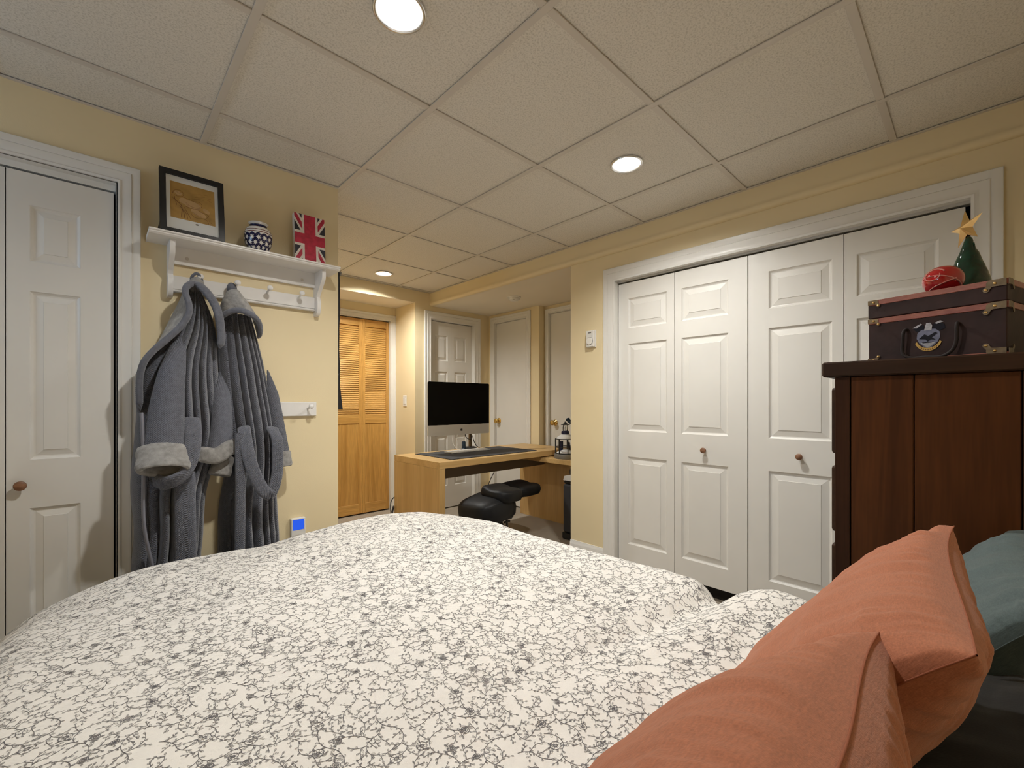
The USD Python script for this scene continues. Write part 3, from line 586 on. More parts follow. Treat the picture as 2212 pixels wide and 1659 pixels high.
# ------------------------------------------------------------------ bath robes
def waffle(s, z, pitch=.0125, amp=.0034):
    a = np.sin(2 * np.pi * (s + z) / pitch / 1.42) * np.sin(2 * np.pi * (s - z) / pitch / 1.42)
    return amp * (np.abs(a) ** .5 * 1.6 - .8)
def pxcurve(pts, y, n):
    """A traced edge carried to its depth y (one value or one per point)."""
    ys_ = np.broadcast_to(y, (len(pts),)); return smooth_path([at(px, py, 'y', yy) for (px, py), yy in zip(pts, ys_)], n)
def robe_body(left, right, yc, th, lobes, n_z=380, n_s=210, seed=0, texture=True, y_back=YL - .02, zlow=.16):
    """left/right: (px, py) edges from the top down. lobes: (centre, half width, height) of the hanging folds across 0..1."""
    L, R = pxcurve(left, yc, 400), pxcurve(right, yc, 400)
    ztop = min(L[0, 2], R[0, 2]); z = np.linspace(ztop, max(L[-1, 2], R[-1, 2]), n_z)
    xl, xr = np.interp(-z, -L[:, 2], L[:, 0]), np.interp(-z, -R[:, 2], R[:, 0])
    if zlow < z[-1]:
        ze = np.arange(z[-1], zlow, -.004)[1:]; g = (z[0] - z[-1]); z = np.r_[z, ze]; xl = np.r_[xl, np.full(len(ze), xl[-1] - .0)]; xr = np.r_[xr, np.full(len(ze), xr[-1])]
    s = np.linspace(0, 1, n_s); S, Z = np.meshgrid(s, z); W_ = (xr - xl)[:, None]; X = xl[:, None] + S * W_
    edge = (1 - np.abs(2 * S - 1) ** 3.0) ** .5
    fold = np.zeros_like(S); tt = (z[0] - z)[:, None] / (z[0] - z[-1])
    wob = (meshkit.noise(np.stack([Z * 3.1, np.zeros_like(Z), np.full_like(Z, seed)], -1)) - .5) * .10
    for c, w, h in lobes:
        q = np.clip(np.abs(S - c - wob) / w, 0, 1); fold = np.maximum(fold, h * np.sqrt(np.clip(1 - q ** 2, 0, 1)))
    grow = np.clip(.45 + 1.2 * tt, 0, 1)
    depth = edge * (th * (.55 + .45 * np.clip(tt * 2.5, 0, 1)) + fold * grow) + (meshkit.fbm(np.stack([X * 9, Z * 5, np.full_like(X, seed)], -1), 3) - .5) * .018 * edge
    if texture: depth = depth + waffle(X + .55 * fold, Z) * np.clip(edge * 2, 0, 1)
    Yf = y_back - .012 - depth
    F_ = np.stack([X, Yf, Z], -1); B_ = np.stack([X, np.full_like(X, y_back) + 0 * X, Z], -1)[:, ::-1]
    return grid(np.concatenate([F_, B_], 1), closed_v=True), F_
def plush(m, amp=.0022, sc=70, seed=3):
    v, f, _ = meshkit.arrays(m); t = trimesh.Trimesh(v, f, process=False); nrm = t.vertex_normals
    return (v + nrm * ((meshkit.fbm(v * sc, 3, seed) - .5) * 2 * amp)[:, None], f)
def textile_tube(path, r, ry, n=56, pitch=.0125, amp=.0030, taper_ends=True):
    path = np.asarray(path); L = np.r_[0, np.cumsum(np.linalg.norm(np.diff(path, axis=0), axis=1))]; rr = np.broadcast_to(r, (len(path),))
    return tube(path, r, n, ry=ry, disp=lambda i, a: waffle(a * np.broadcast_to(rr[i], np.broadcast(i, a).shape), L[i], pitch, amp) / np.maximum(rr[i], .004))
def ribbon(path, w, th, side, n=28, amp=.0026):
    """A flat soft belt along path, w wide along the side vector and th thick."""
    path = np.asarray(path); t = np.gradient(path, axis=0); t /= np.linalg.norm(t, axis=1, keepdims=True)
    sd = np.broadcast_to(side, path.shape) - t * (np.broadcast_to(side, path.shape) * t).sum(1, keepdims=True); sd /= np.linalg.norm(sd, axis=1, keepdims=True); nn = np.cross(t, sd)
    L = np.r_[0, np.cumsum(np.linalg.norm(np.diff(path, axis=0), axis=1))]
    a = np.linspace(0, 2 * np.pi, n, endpoint=False); ca = np.sign(np.cos(a)) * np.abs(np.cos(a)) ** .6; sa = np.sign(np.sin(a)) * np.abs(np.sin(a)) ** .8
    k = 1 + waffle(ca[None, :] * w / 2 + 0 * L[:, None], L[:, None] + 0 * ca[None, :], .0125, amp)[..., None] * np.abs(sa)[None, :, None] / (th / 2)
    P = path[:, None] + w / 2 * ca[None, :, None] * sd[:, None] + th / 2 * sa[None, :, None] * nn[:, None] * k
    P = np.concatenate([np.repeat(path[:1, None], n, 1), P, np.repeat(path[-1:, None], n, 1)])
    return grid(P, closed_v=True)
def cuff_mesh(c, axis, rx, ry, h, wall=.011, side=(1, 0, 0), n=48):
    """A turned back plush cuff: a hollow ring open at the lower end."""
    axis = np.asarray(axis, float); axis /= np.linalg.norm(axis); sd = np.asarray(side, float) - axis * np.dot(side, axis); sd /= np.linalg.norm(sd); nn = np.cross(axis, sd)
    prof = [(.80, 0.0), (.98, .06), (1.03, .22), (1.0, .5), (1.06, .80), (1.0, .96), (.90, 1.0), (.78, .95), (.72, .80), (.70, .45), (.0, .42)]
    a = np.linspace(0, 2 * np.pi, n, endpoint=False); P = []
    for k, t in prof: P.append(np.asarray(c) + axis * t * h + k * (rx * np.cos(a)[:, None] * sd + ry * np.sin(a)[:, None] * nn))
    P = np.array(P); S = []
    for i in range(len(P) - 1):
        for q in range(5): S.append(P[i] * (1 - q / 5) + P[i + 1] * (q / 5))
    S.append(P[-1]); return plush(grid(np.array(S), closed_v=True), .0022, 75)

# --- the left robe
r1 = thing('bath_robe', 'grey fleece bathrobe with its hood pulled open, left of the two on the pegs', 'bathrobe', (at(380, 1000, 'y', 2.28)[0], YL - .06, .15), group='bathrobes on the pegs')
left1 = [(414, 618), (392, 672), (356, 724), (318, 778), (302, 840), (296, 920), (288, 1000), (285, 1080), (292, 1150), (290, 1200), (284, 1250)]
right1 = [(436, 618), (458, 660), (474, 710), (478, 760), (483, 840), (489, 900), (487, 960), (470, 1010), (455, 1060), (448, 1130), (442, 1200)]
lob1 = [(.09, .10, .05), (.25, .08, .035), (.40, .075, .070), (.545, .065, .080), (.655, .050, .055), (.75, .055, .075), (.85, .055, .055), (.94, .06, .045)]
bm, F1_ = robe_body(left1, right1, 2.24, .055, lob1, seed=1)
part('body', bm, 'robe_fleece', r1, smooth=60)
# sleeve with turned cuff
sl = smooth_path([at(390, 728, 'y', 2.285), at(384, 755, 'y', 2.245), at(372, 805, 'y', 2.205), at(362, 870, 'y', 2.185), at(356, 930, 'y', 2.175), at(352, 975, 'y', 2.17)], 260)
part('sleeve', textile_tube(sl, np.interp(np.linspace(0, 1, 260), [0, .04, .12, .35, .7, 1], [.001, .013, .025, .042, .057, .066]), np.interp(np.linspace(0, 1, 260), [0, .04, .2, 1], [.001, .012, .028, .040]), n=170), 'robe_fleece', r1, smooth=60)
part('cuff', cuff_mesh(at(352, 966, 'y', 2.17), (-.03, -.58, -.82), .080, .046, .105), 'robe_plush', r1, smooth=70, label='light grey plush turned back cuff')
sl2 = smooth_path([at(476, 800, 'y', 2.325), at(478, 850, 'y', 2.27), at(480, 890, 'y', 2.238), at(478, 940, 'y', 2.215), at(474, 972, 'y', 2.205)], 140)
part('sleeve', textile_tube(sl2, np.interp(np.linspace(0, 1, 140), [0, .3, 1], [.002, .030, .044]), np.interp(np.linspace(0, 1, 140), [0, .2, 1], [.002, .018, .028]), n=130), 'robe_fleece', r1, smooth=60)
cuffp = [at(428, 984, 'y', 2.20), at(446, 983, 'y', 2.19), at(466, 985, 'y', 2.185), at(480, 978, 'y', 2.185), at(494, 968, 'y', 2.19), at(505, 964, 'y', 2.20)]
cp_ = smooth_path(cuffp, 50); sdv = np.array([0.05, 0, 1.0])
part('cuff', plush(ribbon(cp_, .066, .040, sdv, 28, 0), .002, 75), 'robe_plush', r1, smooth=70, label='light grey plush cuff folded flat')
# front band, belt and hanging strap
fbp = [at(399, 1020, 'y', 2.20), at(400, 1080, 'y', 2.195), at(401, 1140, 'y', 2.195), at(402, 1250, 'y', 2.195)]
part('front_band', ribbon(smooth_path(fbp, 240), .070, .030, (1, 0, 0), 110, .0034), 'robe_fleece', r1, smooth=60)
bl = [at(413, 909, 'y', 2.235), at(416, 914, 'y', 2.18), at(417, 950, 'y', 2.155), at(413, 985, 'y', 2.14), at(402, 1018, 'y', 2.125), at(380, 1036, 'y', 2.115), at(354, 1043, 'y', 2.13), at(336, 1034, 'y', 2.17), at(329, 1016, 'y', 2.215), at(328, 990, 'y', 2.24)]
bp_ = smooth_path(bl, 280)
sd_ = np.array([[1, 0, .0]] * 280) * np.clip(1 - np.linspace(0, 1.6, 280), 0, 1)[:, None] + np.array([[-.2, 0, -1.0]]) * np.clip(np.linspace(0, 1.6, 280), 0, 1)[:, None] * .6 + np.array([[0, .9, 0]]) * np.clip(np.linspace(-.6, 1, 280), 0, 1)[:, None]
part('belt', ribbon(bp_, .058, .020, sd_, 100, .0032), 'robe_fleece', r1, smooth=60, label='grey fleece belt hanging in a loop')
hs = smooth_path([at(306, 893, 'y', 2.20), at(309, 960, 'y', 2.185), at(310, 1050, 'y', 2.18), at(312, 1140, 'y', 2.185), at(324, 1200, 'y', 2.20), at(332, 1240, 'y', 2.21)], 90)
part('belt_end', ribbon(hs, .012, .040, (1, 0, 0), 14, .0), 'robe_satin', r1, smooth=60, label='satin edge of the belt hanging straight')
# hood
rimL = [(424, 612), (411, 614), (401, 624), (402, 638), (407, 652), (409, 672), (399, 694), (377, 718), (342, 748), (315, 776), (304, 803), (301, 850), (300, 890)]
rimR = [(424, 612), (437, 622), (450, 636), (461, 652), (470, 672), (476, 702), (478, 730), (474, 752)]
yl = np.interp(np.linspace(0, 1, len(rimL)), [0, .15, .4, .75, 1], [2.255, 2.215, 2.20, 2.205, 2.26]); yr = np.interp(np.linspace(0, 1, len(rimR)), [0, .2, .6, 1], [2.255, 2.215, 2.205, 2.225])
RL, RR = pxcurve(rimL, yl, 160), pxcurve(rimR, yr, 110)
outL = pxcurve([(421, 604), (408, 610), (397, 626), (388, 648), (376, 672), (364, 695), (350, 722), (336, 748), (322, 772), (310, 790), (303, 805), (299, 850), (299, 889)], 2.315, 160)
t_ = np.linspace(0, 1, 26)[None, :, None]; lerp = outL[:, None] * (1 - t_) + RL[:, None] * t_; lerp[..., 1] -= .035 * np.sin(np.pi * t_[..., 0]) * np.sin(np.pi * np.linspace(0, 1, 160))[:, None] ** .5
inn = lerp[:, ::-1].copy(); inn[..., 1] += .010
part('hood', plush(grid(np.concatenate([lerp, inn], 1), closed_v=True), .0022, 55), 'robe_plush', r1, smooth=60, label='pale plush lining of the hood')
rad_ = lambda n, a: np.interp(np.linspace(0, 1, n), [0, .06, .5, .94, 1], [.006, a, a, a * .9, .004])
part('hood_rim', textile_tube(RL, rad_(160, .0105), rad_(160, .0125), 24, .011, .0016), 'robe_fleece', r1, smooth=60)
part('hood_rim', textile_tube(RR, rad_(110, .0190), rad_(110, .0130), 28, .011, .0018), 'robe_fleece', r1, smooth=60)
outR = pxcurve([(428, 604), (441, 615), (452, 632), (462, 654), (468, 680), (472, 708), (474, 732), (473, 752)], 2.30, 110)
lr = outR[:, None] * (1 - t_) + RR[:, None] * t_; lr2 = lr[:, ::-1].copy(); lr2[..., 1] += .010
part('hood_side', grid(np.concatenate([lr, lr2], 1), closed_v=True), 'robe_fleece', r1, smooth=60)
pk = at(425, 606, 'y', YL - .07)
part('hood_peak', plush(sphere(pk + [0, 0, -.022], .03, (.95, .9, 1.25), 3), .002, 70), 'robe_plush', r1, smooth=60)
part('hanging_loop', tube(smooth_path([pk + [-.018, .0, .0], pk + [-.012, -.006, .020], pk + [0, -.008, .028], pk + [.012, -.006, .018], pk + [.016, 0, -.006]], 24), .006, 8), 'robe_fleece', r1)

# --- the right robe
r2 = thing('bath_robe', 'grey fleece bathrobe with a peaked hood hanging closed, right of the two on the pegs', 'bathrobe', (at(545, 1000, 'y', 2.28)[0], YL - .06, .15), group='bathrobes on the pegs')
left2 = [(488, 672), (480, 730), (480, 800), (486, 880), (494, 950), (497, 1000), (490, 1050), (481, 1105), (479, 1153), (479, 1200)]
right2 = [(550, 674), (563, 722), (576, 775), (588, 835), (596, 880), (602, 930), (605, 985), (606, 1040), (609, 1100), (613, 1170)]
lob2 = [(.08, .08, .035), (.24, .10, .05), (.40, .07, .075), (.56, .10, .06), (.71, .06, .055), (.82, .06, .05), (.93, .06, .035)]
bm2, _ = robe_body(left2, right2, 2.25, .050, lob2, seed=5)
part('body', bm2, 'robe_fleece', r2, smooth=60)
s3 = smooth_path([at(578, 800, 'y', 2.315), at(590, 860, 'y', 2.295), at(600, 925, 'y', 2.28), at(607, 975, 'y', 2.275)], 120)
part('sleeve', textile_tube(s3, np.interp(np.linspace(0, 1, 120), [0, .3, 1], [.002, .024, .034]), np.interp(np.linspace(0, 1, 120), [0, .3, 1], [.002, .024, .03]), n=110), 'robe_fleece', r2, smooth=60)
part('cuff', cuff_mesh(at(607, 974, 'y', 2.275), (.05, -.1, -1), .042, .034, .075), 'robe_plush', r2, smooth=70, label='light grey plush turned back cuff')
part('cuff', cuff_mesh(at(484, 985, 'y', 2.245), (-.25, -.25, -1), .040, .03, .085), 'robe_plush', r2, smooth=70, label='light grey plush cuff behind the left robe')
fb2 = [at(518, 935, 'y', 2.165), at(519, 1000, 'y', 2.16), at(519, 1080, 'y', 2.16), at(518, 1200, 'y', 2.165)]
part('front_band', ribbon(smooth_path(fb2, 260), .038, .026, (1, 0, 0), 80, .0034), 'robe_fleece', r2, smooth=60)
bA = smooth_path([at(527, 927, 'y', 2.225), at(528, 933, 'y', 2.175), at(533, 965, 'y', 2.15), at(543, 1005, 'y', 2.14), at(560, 1045, 'y', 2.135), at(577, 1066, 'y', 2.135), at(585, 1069, 'y', 2.14)], 240)
part('belt', ribbon(bA, .050, .021, (1, 0, .25), 92, .0032), 'robe_fleece', r2, smooth=60, label='grey fleece belt hanging in a narrow loop')
bB = smooth_path([at(590, 928, 'y', 2.225), at(592, 934, 'y', 2.175), at(597, 944, 'y', 2.16), at(600, 975, 'y', 2.15), at(599, 1020, 'y', 2.145), at(592, 1052, 'y', 2.14), at(583, 1070, 'y', 2.14)], 220)
part('belt', ribbon(bB, .046, .021, (1, 0, -.2), 88, .0032), 'robe_fleece', r2, smooth=60)
# hood: a soft cone with a thick rim
rim2 = [(474, 691), (487, 678), (512, 670), (536, 676), (555, 690), (562, 706), (558, 730)]
yr2 = np.interp(np.linspace(0, 1, 7), [0, .2, .5, .8, 1], [2.285, 2.215, 2.175, 2.215, 2.285]); R2 = pxcurve(rim2, yr2, 100)
apx = at(505, 629, 'y', 2.27); apw = np.linspace(-1, 1, 100)
top = np.stack([apx[0] + .024 * apw, 2.275 - .03 * np.sqrt(1 - apw ** 2), np.full(100, apx[2] + .004) - .006 * apw ** 2], -1)
tt_ = np.linspace(0, 1, 40)[:, None, None]; HC = top[None] * (1 - tt_) + R2[None] * tt_; HC[..., 1] -= .022 * np.sin(np.pi * tt_[..., 0]) * np.sqrt(1 - apw ** 2)[None, :]
HC[..., 0] += (.010 * np.sin(np.pi * tt_[..., 0]) * apw[None, :]); bk = HC[::-1].copy(); bk[..., 1] += .010
part('hood', plush(grid(np.concatenate([HC, bk]), closed_u=True), .0022, 55, 9), 'robe_plush', r2, smooth=60, label='pale plush peak of the hood')
part('hood_rim', textile_tube(R2, rad_(100, .0105), rad_(100, .0125), 24, .011, .0016), 'robe_fleece', r2, smooth=60)
part('hood_tip', plush(sphere(apx + [0.0, .040, .020], .020, (1.0, .8, 1.3), 3), .002, 70), 'robe_fleece', r2, smooth=60)

# ------------------------------------------------------------------ desk and its things
DX0, DX1, DY0, DY1, DZ = 1.787, 3.292, 2.643, 3.300, 0.730
dk = thing('desk', 'birch veneer desk with thick top and panel ends under the computer', 'desk', ((DX0 + DX1) / 2, (DY0 + DY1) / 2, 0))
part('tabletop', cbox(DX0, DX1, DY0, DY1, DZ - .048, DZ, .0015), 'birch', dk, smooth=False)
part('leg', cbox(DX0, DX0 + .050, DY0, DY1, 0, DZ - .0485, .0015), 'birch_up', dk, smooth=False)
part('leg', cbox(DX1 - .050, DX1, DY0, DY1, 0, DZ - .0485, .0015), 'birch_up', dk, smooth=False)
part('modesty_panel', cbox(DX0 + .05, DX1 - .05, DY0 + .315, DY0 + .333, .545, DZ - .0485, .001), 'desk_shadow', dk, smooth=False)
pu = thing('pull_out_panel', 'birch pull out panel sliding from under the right end of the desk', 'desk panel', (3.02, 2.35, 0))
EZ = DZ - .056
part('panel_top', cbox(2.875, 3.225, 1.98 + .12, 2.90, EZ - .040, EZ, .0015), 'birch', pu, smooth=False)
part('panel_leg', cbox(2.875, 3.225, 2.10, 2.145, .03, EZ - .0405, .0015), 'birch_up', pu, smooth=False)
for x in (2.93, 3.17): part('castor', cyl((x - .012, 2.122, .02), (x + .012, 2.122, .02), .018, 16), 'black_plastic', pu)
mt = thing('desk_mat', 'dark charcoal desk mat under the keyboard', 'desk mat', (2.40, 2.96, DZ))
part('mat', cbox(1.934, 2.868, 2.705, 3.222, DZ, DZ + .004, .001), 'desk_mat', mt)
part('stitched_edge', ext(sbox(1.934, 2.705, 2.868, 3.222).difference(sbox(1.937, 2.708, 2.865, 3.219)), .0006, frame4((0, 0, DZ + .0038), (1, 0, 0), (0, 1, 0), (0, 0, 1))), 'black_fabric', mt, smooth=False)
kb = thing('keyboard', 'slim white aluminium keyboard on the dark desk mat', 'keyboard', (2.37, 3.06, DZ + .004))
kx0, kx1, ky0, ky1 = 2.165, 2.590, 3.015, 3.130; kz = DZ + .005
part('base', cat_(manifold3d.Manifold.hull_points(np.array([(x, y, z) for x in (kx0, kx1) for y, z in ((ky0, kz + .005), (ky0, kz), (ky1, kz), (ky1, kz + .011))]))), 'aluminium', kb, smooth=False)
ks = []
for r in range(6):
    n = 18; y0 = ky0 + .006 + r * (ky1 - ky0 - .010) / 6
    zz = kz + .005 + .006 * (y0 - ky0) / (ky1 - ky0)
    for k in range(n):
        x = kx0 + .006 + k * (kx1 - kx0 - .010) / n; ks.append(bx(x, x + (kx1 - kx0 - .010) / n - .003, y0, y0 + .0145, zz - .001, zz + .0028))
part('key', cat_(*ks), 'key_white', kb, smooth=False, kind='stuff')

# all in one computer: front face at y = 3.10
MX0, MX1, MZ0, MZ1, MY = 1.984, 2.642, EYE - .279, EYE + .1755, 3.10
im = thing('computer', 'all in one computer with a blank black screen and silver chin on the desk', 'computer', ((MX0 + MX1) / 2, MY, DZ + .001))
def rrect(x0, x1, z0, z1, r): return sbox(x0 + r, z0 + r, x1 - r, z1 - r).buffer(r, 8)
XZ = lambda y: frame4((0, y, 0), (1, 0, 0), (0, 0, 1), (0, -1, 0))
full = rrect(MX0, MX1, MZ0, MZ1, .011); chz = EYE - .2215
chin_top = MZ0 + .089
part('screen', ext(full.intersection(sbox(0, chin_top, 9, 9)), .008, XZ(MY + .008)), 'black_glass', im, smooth=False, label='blank black glass screen')
part('chin', ext(full.intersection(sbox(0, 0, 9, chin_top - .0002)), .008, XZ(MY + .008)), 'aluminium', im, smooth=False, label='silver chin')
xc = (MX0 + MX1) / 2
ns, nz_ = 25, 15; P = []
for q, (k, y) in enumerate([(1, .0082), (1, .012), (.94, .022), (.75, .036), (.45, .048), (.0, .052)]):
    c2 = np.array(rrect(MX0, MX1, MZ0, MZ1, .011).exterior.coords)[:-1]; cc = np.array([xc, (MZ0 + MZ1) / 2]); e = cc + (c2 - cc) * k
    P.append(np.stack([e[:, 0], np.full(len(e), MY + y), e[:, 1]], -1))
part('back_shell', grid(np.array(P), closed_v=True), 'aluminium', im, smooth=40)
# the fruit mark on the chin
fr_h = .024; zc = MZ0 + .042
ap = unary_union([affinity.scale(Point(-.0045, 0).buffer(.0085, 16), .95, 1.15), affinity.scale(Point(.0045, 0).buffer(.0085, 16), .95, 1.15)]).difference(Point(.0165, .002).buffer(.0068, 16))
lf_ = affinity.rotate(Point(0, 0).buffer(.0055, 16).intersection(Point(.0055, 0).buffer(.0055, 16)), -25); lf_ = affinity.translate(lf_, .0005, .0142)
part('fruit_mark', ext(affinity.translate(unary_union([ap, lf_]), xc + .012, zc), .0006, XZ(MY + .0002)), 'black_plastic', im, smooth=False, label='black fruit logo')
part('neck', cat_(cbox(xc + .150, xc + .180, MY + .06, MY + .085, DZ + .02, MZ0 + .14, .006), cbox(xc + .12, xc + .20, MY + .045, MY + .062, MZ0 + .05, MZ0 + .16, .003)), 'old_brass', im)
part('foot', manifold3d.Manifold.hull_points(np.array([(xc + .165 + a * rx, MY + .075 + b * ry, DZ + .0045 + z) for a, b in ((1, 0), (.7, .7), (0, 1), (-.7, .7), (-1, 0), (-.7, -.7), (0, -1), (.7, -.7)) for rx, ry, z in ((.082, .055, 0), (.082, .055, .008), (.045, .03, .028))])), 'black_plastic', im)
part('cable', cat_(*[tube(smooth_path(p, 40), .0022, 8) for p in ([(xc - .05, MY + .03, MZ0 + .015), (xc - .065, MY + .03, MZ0 - .045), (xc - .045, MY - .005, DZ + .035), (xc - .01, MY - .02, DZ + .012), (xc + .03, MY + .01, DZ + .0075)], [(xc + .03, MY + .06, MZ0 + .01), (xc + .01, MY + .06, MZ0 - .07), (xc + .05, MY + .05, DZ + .02), (xc + .11, MY + .03, DZ + .0085)])]), 'white_cable', im, smooth=60)
part('power_cable', cat_(*[tube(smooth_path(p, 40), .0035, 8) for p in ([(xc + .12, MY + .06, MZ0 + .02), (xc + .10, MY + .05, MZ0 - .03), (xc + .145, MY + .05, MZ0 - .05), (xc + .135, MY + .05, MZ0 + .01)], [(xc + .19, MY + .07, MZ0 - .02), (xc + .205, MY + .07, DZ + .08), (xc + .235, MY + .06, DZ + .03), (xc + .28, MY + .03, DZ + .009)])]), 'black_plastic', im, smooth=60)
cup = thing('charging_dock', 'small black dock standing under the computer screen', 'dock', (xc + .075, MY + .06, DZ + .001))
part('body', lathe([(0, 0), (.030, 0), (.030, .01), (.018, .022), (.017, .075), (.013, .082), (0, .083)], 24, (xc + .085, MY + .065, DZ + .001)), 'teal_dark', cup)

# snow globe lantern on the pull out panel
lc = np.array([2.985, 2.475, EZ]); 
ln = thing('snow_lantern', 'black caged snow globe lantern on a round pewter base at the wall edge', 'lantern', lc)
k = .098
part('base', lathe(np.array([(0, 0), (.98, 0), (1.0, .04), (1.0, .36), (.97, .42), (0, .44)]) * k, 40, lc), 'pewter', ln, smooth=40)
cg = [lathe(np.array([(.86, z), (.90, z), (.90, z + .06), (.86, z + .06)]) * k, 36, lc) for z in (.44, .98, 1.72)]
for q in range(7):
    a = q * 2 * np.pi / 7 + .5; cg.append(cyl(lc + [.88 * k * np.cos(a), .88 * k * np.sin(a), .42 * k], lc + [.88 * k * np.cos(a), .88 * k * np.sin(a), 1.76 * k], .0045, 8))
part('cage', cat_(*cg), 'black_plastic', ln)
part('snow_mound', plush(lathe(np.array([(.80, .44), (.78, .52), (.60, .66), (.35, .78), (0, .84)]) * k, 32, lc), .004, 60), 'snow', ln, smooth=60)
part('lamp_post', cat_(cyl(lc + [-.03, .02, .06], lc + [-.03, .02, .15], .016, 12), cyl(lc + [.04, -.02, .07], lc + [.02, -.02, .14], .010, 10)), 'navy_paint', ln)
part('snowy_roof', plush(lathe(np.array([(.78, 1.76), (.74, 1.86), (.60, 2.00), (.38, 2.12), (.20, 2.16), (0, 2.16)]) * k, 32, lc), .002, 60), 'snow', ln, smooth=60)
part('collar', lathe(np.array([(.0, 2.14), (.34, 2.14), (.36, 2.2), (.36, 2.38), (.30, 2.44), (0, 2.44)]) * k, 24, lc), 'navy_paint', ln)
part('chimney', lathe(np.array([(.20, 2.44), (.24, 2.55), (.24, 2.75), (.19, 2.98), (.185, 2.98), (.235, 2.75), (.235, 2.55), (.195, 2.44)]) * k, 24, lc), 'clear_glass', ln, smooth=60)
part('wick', cyl(lc + [0, 0, 2.42 * k], lc + [0, 0, 2.80 * k], .006, 10), 'snow', ln)
part('hat', lathe(np.array([(0, 3.28), (.07, 3.27), (.10, 3.20), (.16, 3.10), (.40, 3.00), (.40, 2.97), (.16, 2.98), (0, 2.98)]) * k, 24, lc), 'black_plastic', ln)
fg = thing('figurine', 'dark teal figurine with an outstretched arm half hidden behind the lantern', 'figurine', (3.10, 2.47, EZ))
fz = EZ + .001; fx, fy = 3.105, 2.455
part('body', cat_(lathe([(0, 0), (.055, 0), (.055, .02), (.042, .05), (.040, .18), (.034, .27), (.022, .32), (.018, .34), (0, .345)], 24, (fx, fy, fz)), sphere((fx, fy, fz + .375), .032, (1, 1, 1.15), 2), lathe([(0, .47), (.006, .46), (.020, .42), (.040, .405), (.040, .40), (0, .40)], 20, (fx, fy, fz))), 'teal_dark', fg, smooth=50)
part('arm', tube(smooth_path([(fx - .01, fy + .02, fz + .30), (fx - .02, fy + .05, fz + .315), (fx - .03, fy + .075, fz + .345)], 16), [.017] * 12 + [.019, .021, .018, .008], 12), 'teal_dark', fg, smooth=60)

# bin, cable and kneeling chair
bn = thing('waste_bin', 'tall narrow dark grey bin under the pull out panel by the wall', 'bin', (2.915, 2.30, 0))
b0, b1 = (2.86, 2.36), (2.99, 2.46)
part('foot', cbox(2.885, 3.03, 2.25, 2.43, .005, .06, .006), 'black_plastic', bn)
part('body', rbox(2.890, 3.035, 2.245, 2.425, .06, .47, .018), 'desk_mat', bn)
part('lid', rbox(2.895, 3.03, 2.25, 2.42, .471, .50, .013), 'black_plastic', bn)
part('bag_edge', manifold3d.Manifold.hull_points(np.array([(2.882, 2.40, .54), (2.882, 2.26, .575), (2.884, 2.415, .502), (2.884, 2.26, .503), (3.0, 2.40, .535), (3.0, 2.26, .55), (3.0, 2.41, .503), (3.0, 2.26, .503)])), 'white_plastic', bn)
part('bundle', sphere((2.94, 2.33, .575), .045, (1, 1.1, 1.1), 3), 'black_fabric', bn, smooth=60)
pc = thing('power_cord', 'dark power cords drooping behind the left end of the desk', 'cord', (1.72, 3.25, 0))
part('cord', tube(smooth_path([(1.86, 3.315, .40), (1.79, 3.315, .375), (1.745, 3.28, .35), (1.722, 3.24, .29), (1.712, 3.20, .20), (1.700, 3.14, .06), (1.69, 3.05, .006), (1.70, 2.90, .006)], 60), .0045, 8), 'black_plastic', pc, smooth=60)
part('cord', tube(smooth_path([(1.86, 3.32, .31), (1.795, 3.32, .285), (1.760, 3.29, .262), (1.752, 3.27, .29), (1.775, 3.295, .31), (1.76, 3.28, .25), (1.755, 3.22, .12), (1.75, 3.15, .006)], 60), .004, 8), 'black_plastic', pc, smooth=60)
drop = thing('hanging_cable', 'thin dark cable hanging down behind the desk', 'cable', (2.63, 3.25, .2))
part('cable', tube(smooth_path([(2.63, 2.985, .57), (2.66, 3.10, .45), (2.70, 3.20, .33), (2.73, 3.26, .20), (2.74, 3.28, .006)], 40), .0035, 8), 'black_plastic', drop, smooth=60)

def cushion(w, d, h, bulge=.35, nu=48, nv=48, edge=3.2, dip=0.0):
    """A soft pad: rounded outline (super-ellipse), domed top, flat bottom."""
    a = np.linspace(0, 2 * np.pi, nu, endpoint=False); c, s = np.cos(a), np.sin(a); k = (np.abs(c) ** edge + np.abs(s) ** edge) ** (-1 / edge); ox, oy = w / 2 * c * k, d / 2 * s * k
    P = []
    for t in np.linspace(0, 1, nv // 2): P.append(np.stack([ox * t, oy * t, np.full(nu, 0.0) - h * .5 * (1 - .12 * t ** 8)], -1))
    for t in np.linspace(0, 1, 9)[1:-1]:
        b = 1 + .06 * np.sin(np.pi * t); P.append(np.stack([ox * b, oy * b, np.full(nu, -h * .44 + t * h * .80)], -1))
    for t in np.linspace(1, 0, nv // 2): P.append(np.stack([ox * t, oy * t, h * (.5 + bulge * .5 * (1 - t ** 2)) - h * .14 * t ** 8 - dip * np.exp(-((oy * t) / (d * .18)) ** 2)], -1))
    return grid(np.array(P), closed_v=True)
def placed(m, loc, rz=0, rx=0, ry=0):
    v, f, _ = meshkit.arrays(m); R = trimesh.transformations.euler_matrix(*np.radians([rx, ry, rz]))[:3, :3]; return (v @ R.T + np.asarray(loc), f)
kc = thing('kneeling_chair', 'black leather kneeling chair pushed under the front of the desk', 'chair', (2.25, 2.42, 0))
part('knee_pad', placed(cushion(.235, .25, .080, .22, edge=3.6, dip=.010), at(1084, 1064, 'y', 2.34), 6, 6, 2), 'black_leather', kc, smooth=60)
part('knee_pad', placed(cushion(.30, .26, .080, .22, edge=3.6, dip=.010), at(1124, 1054, 'y', 2.60), 6, 4, 0), 'black_leather', kc, smooth=60)
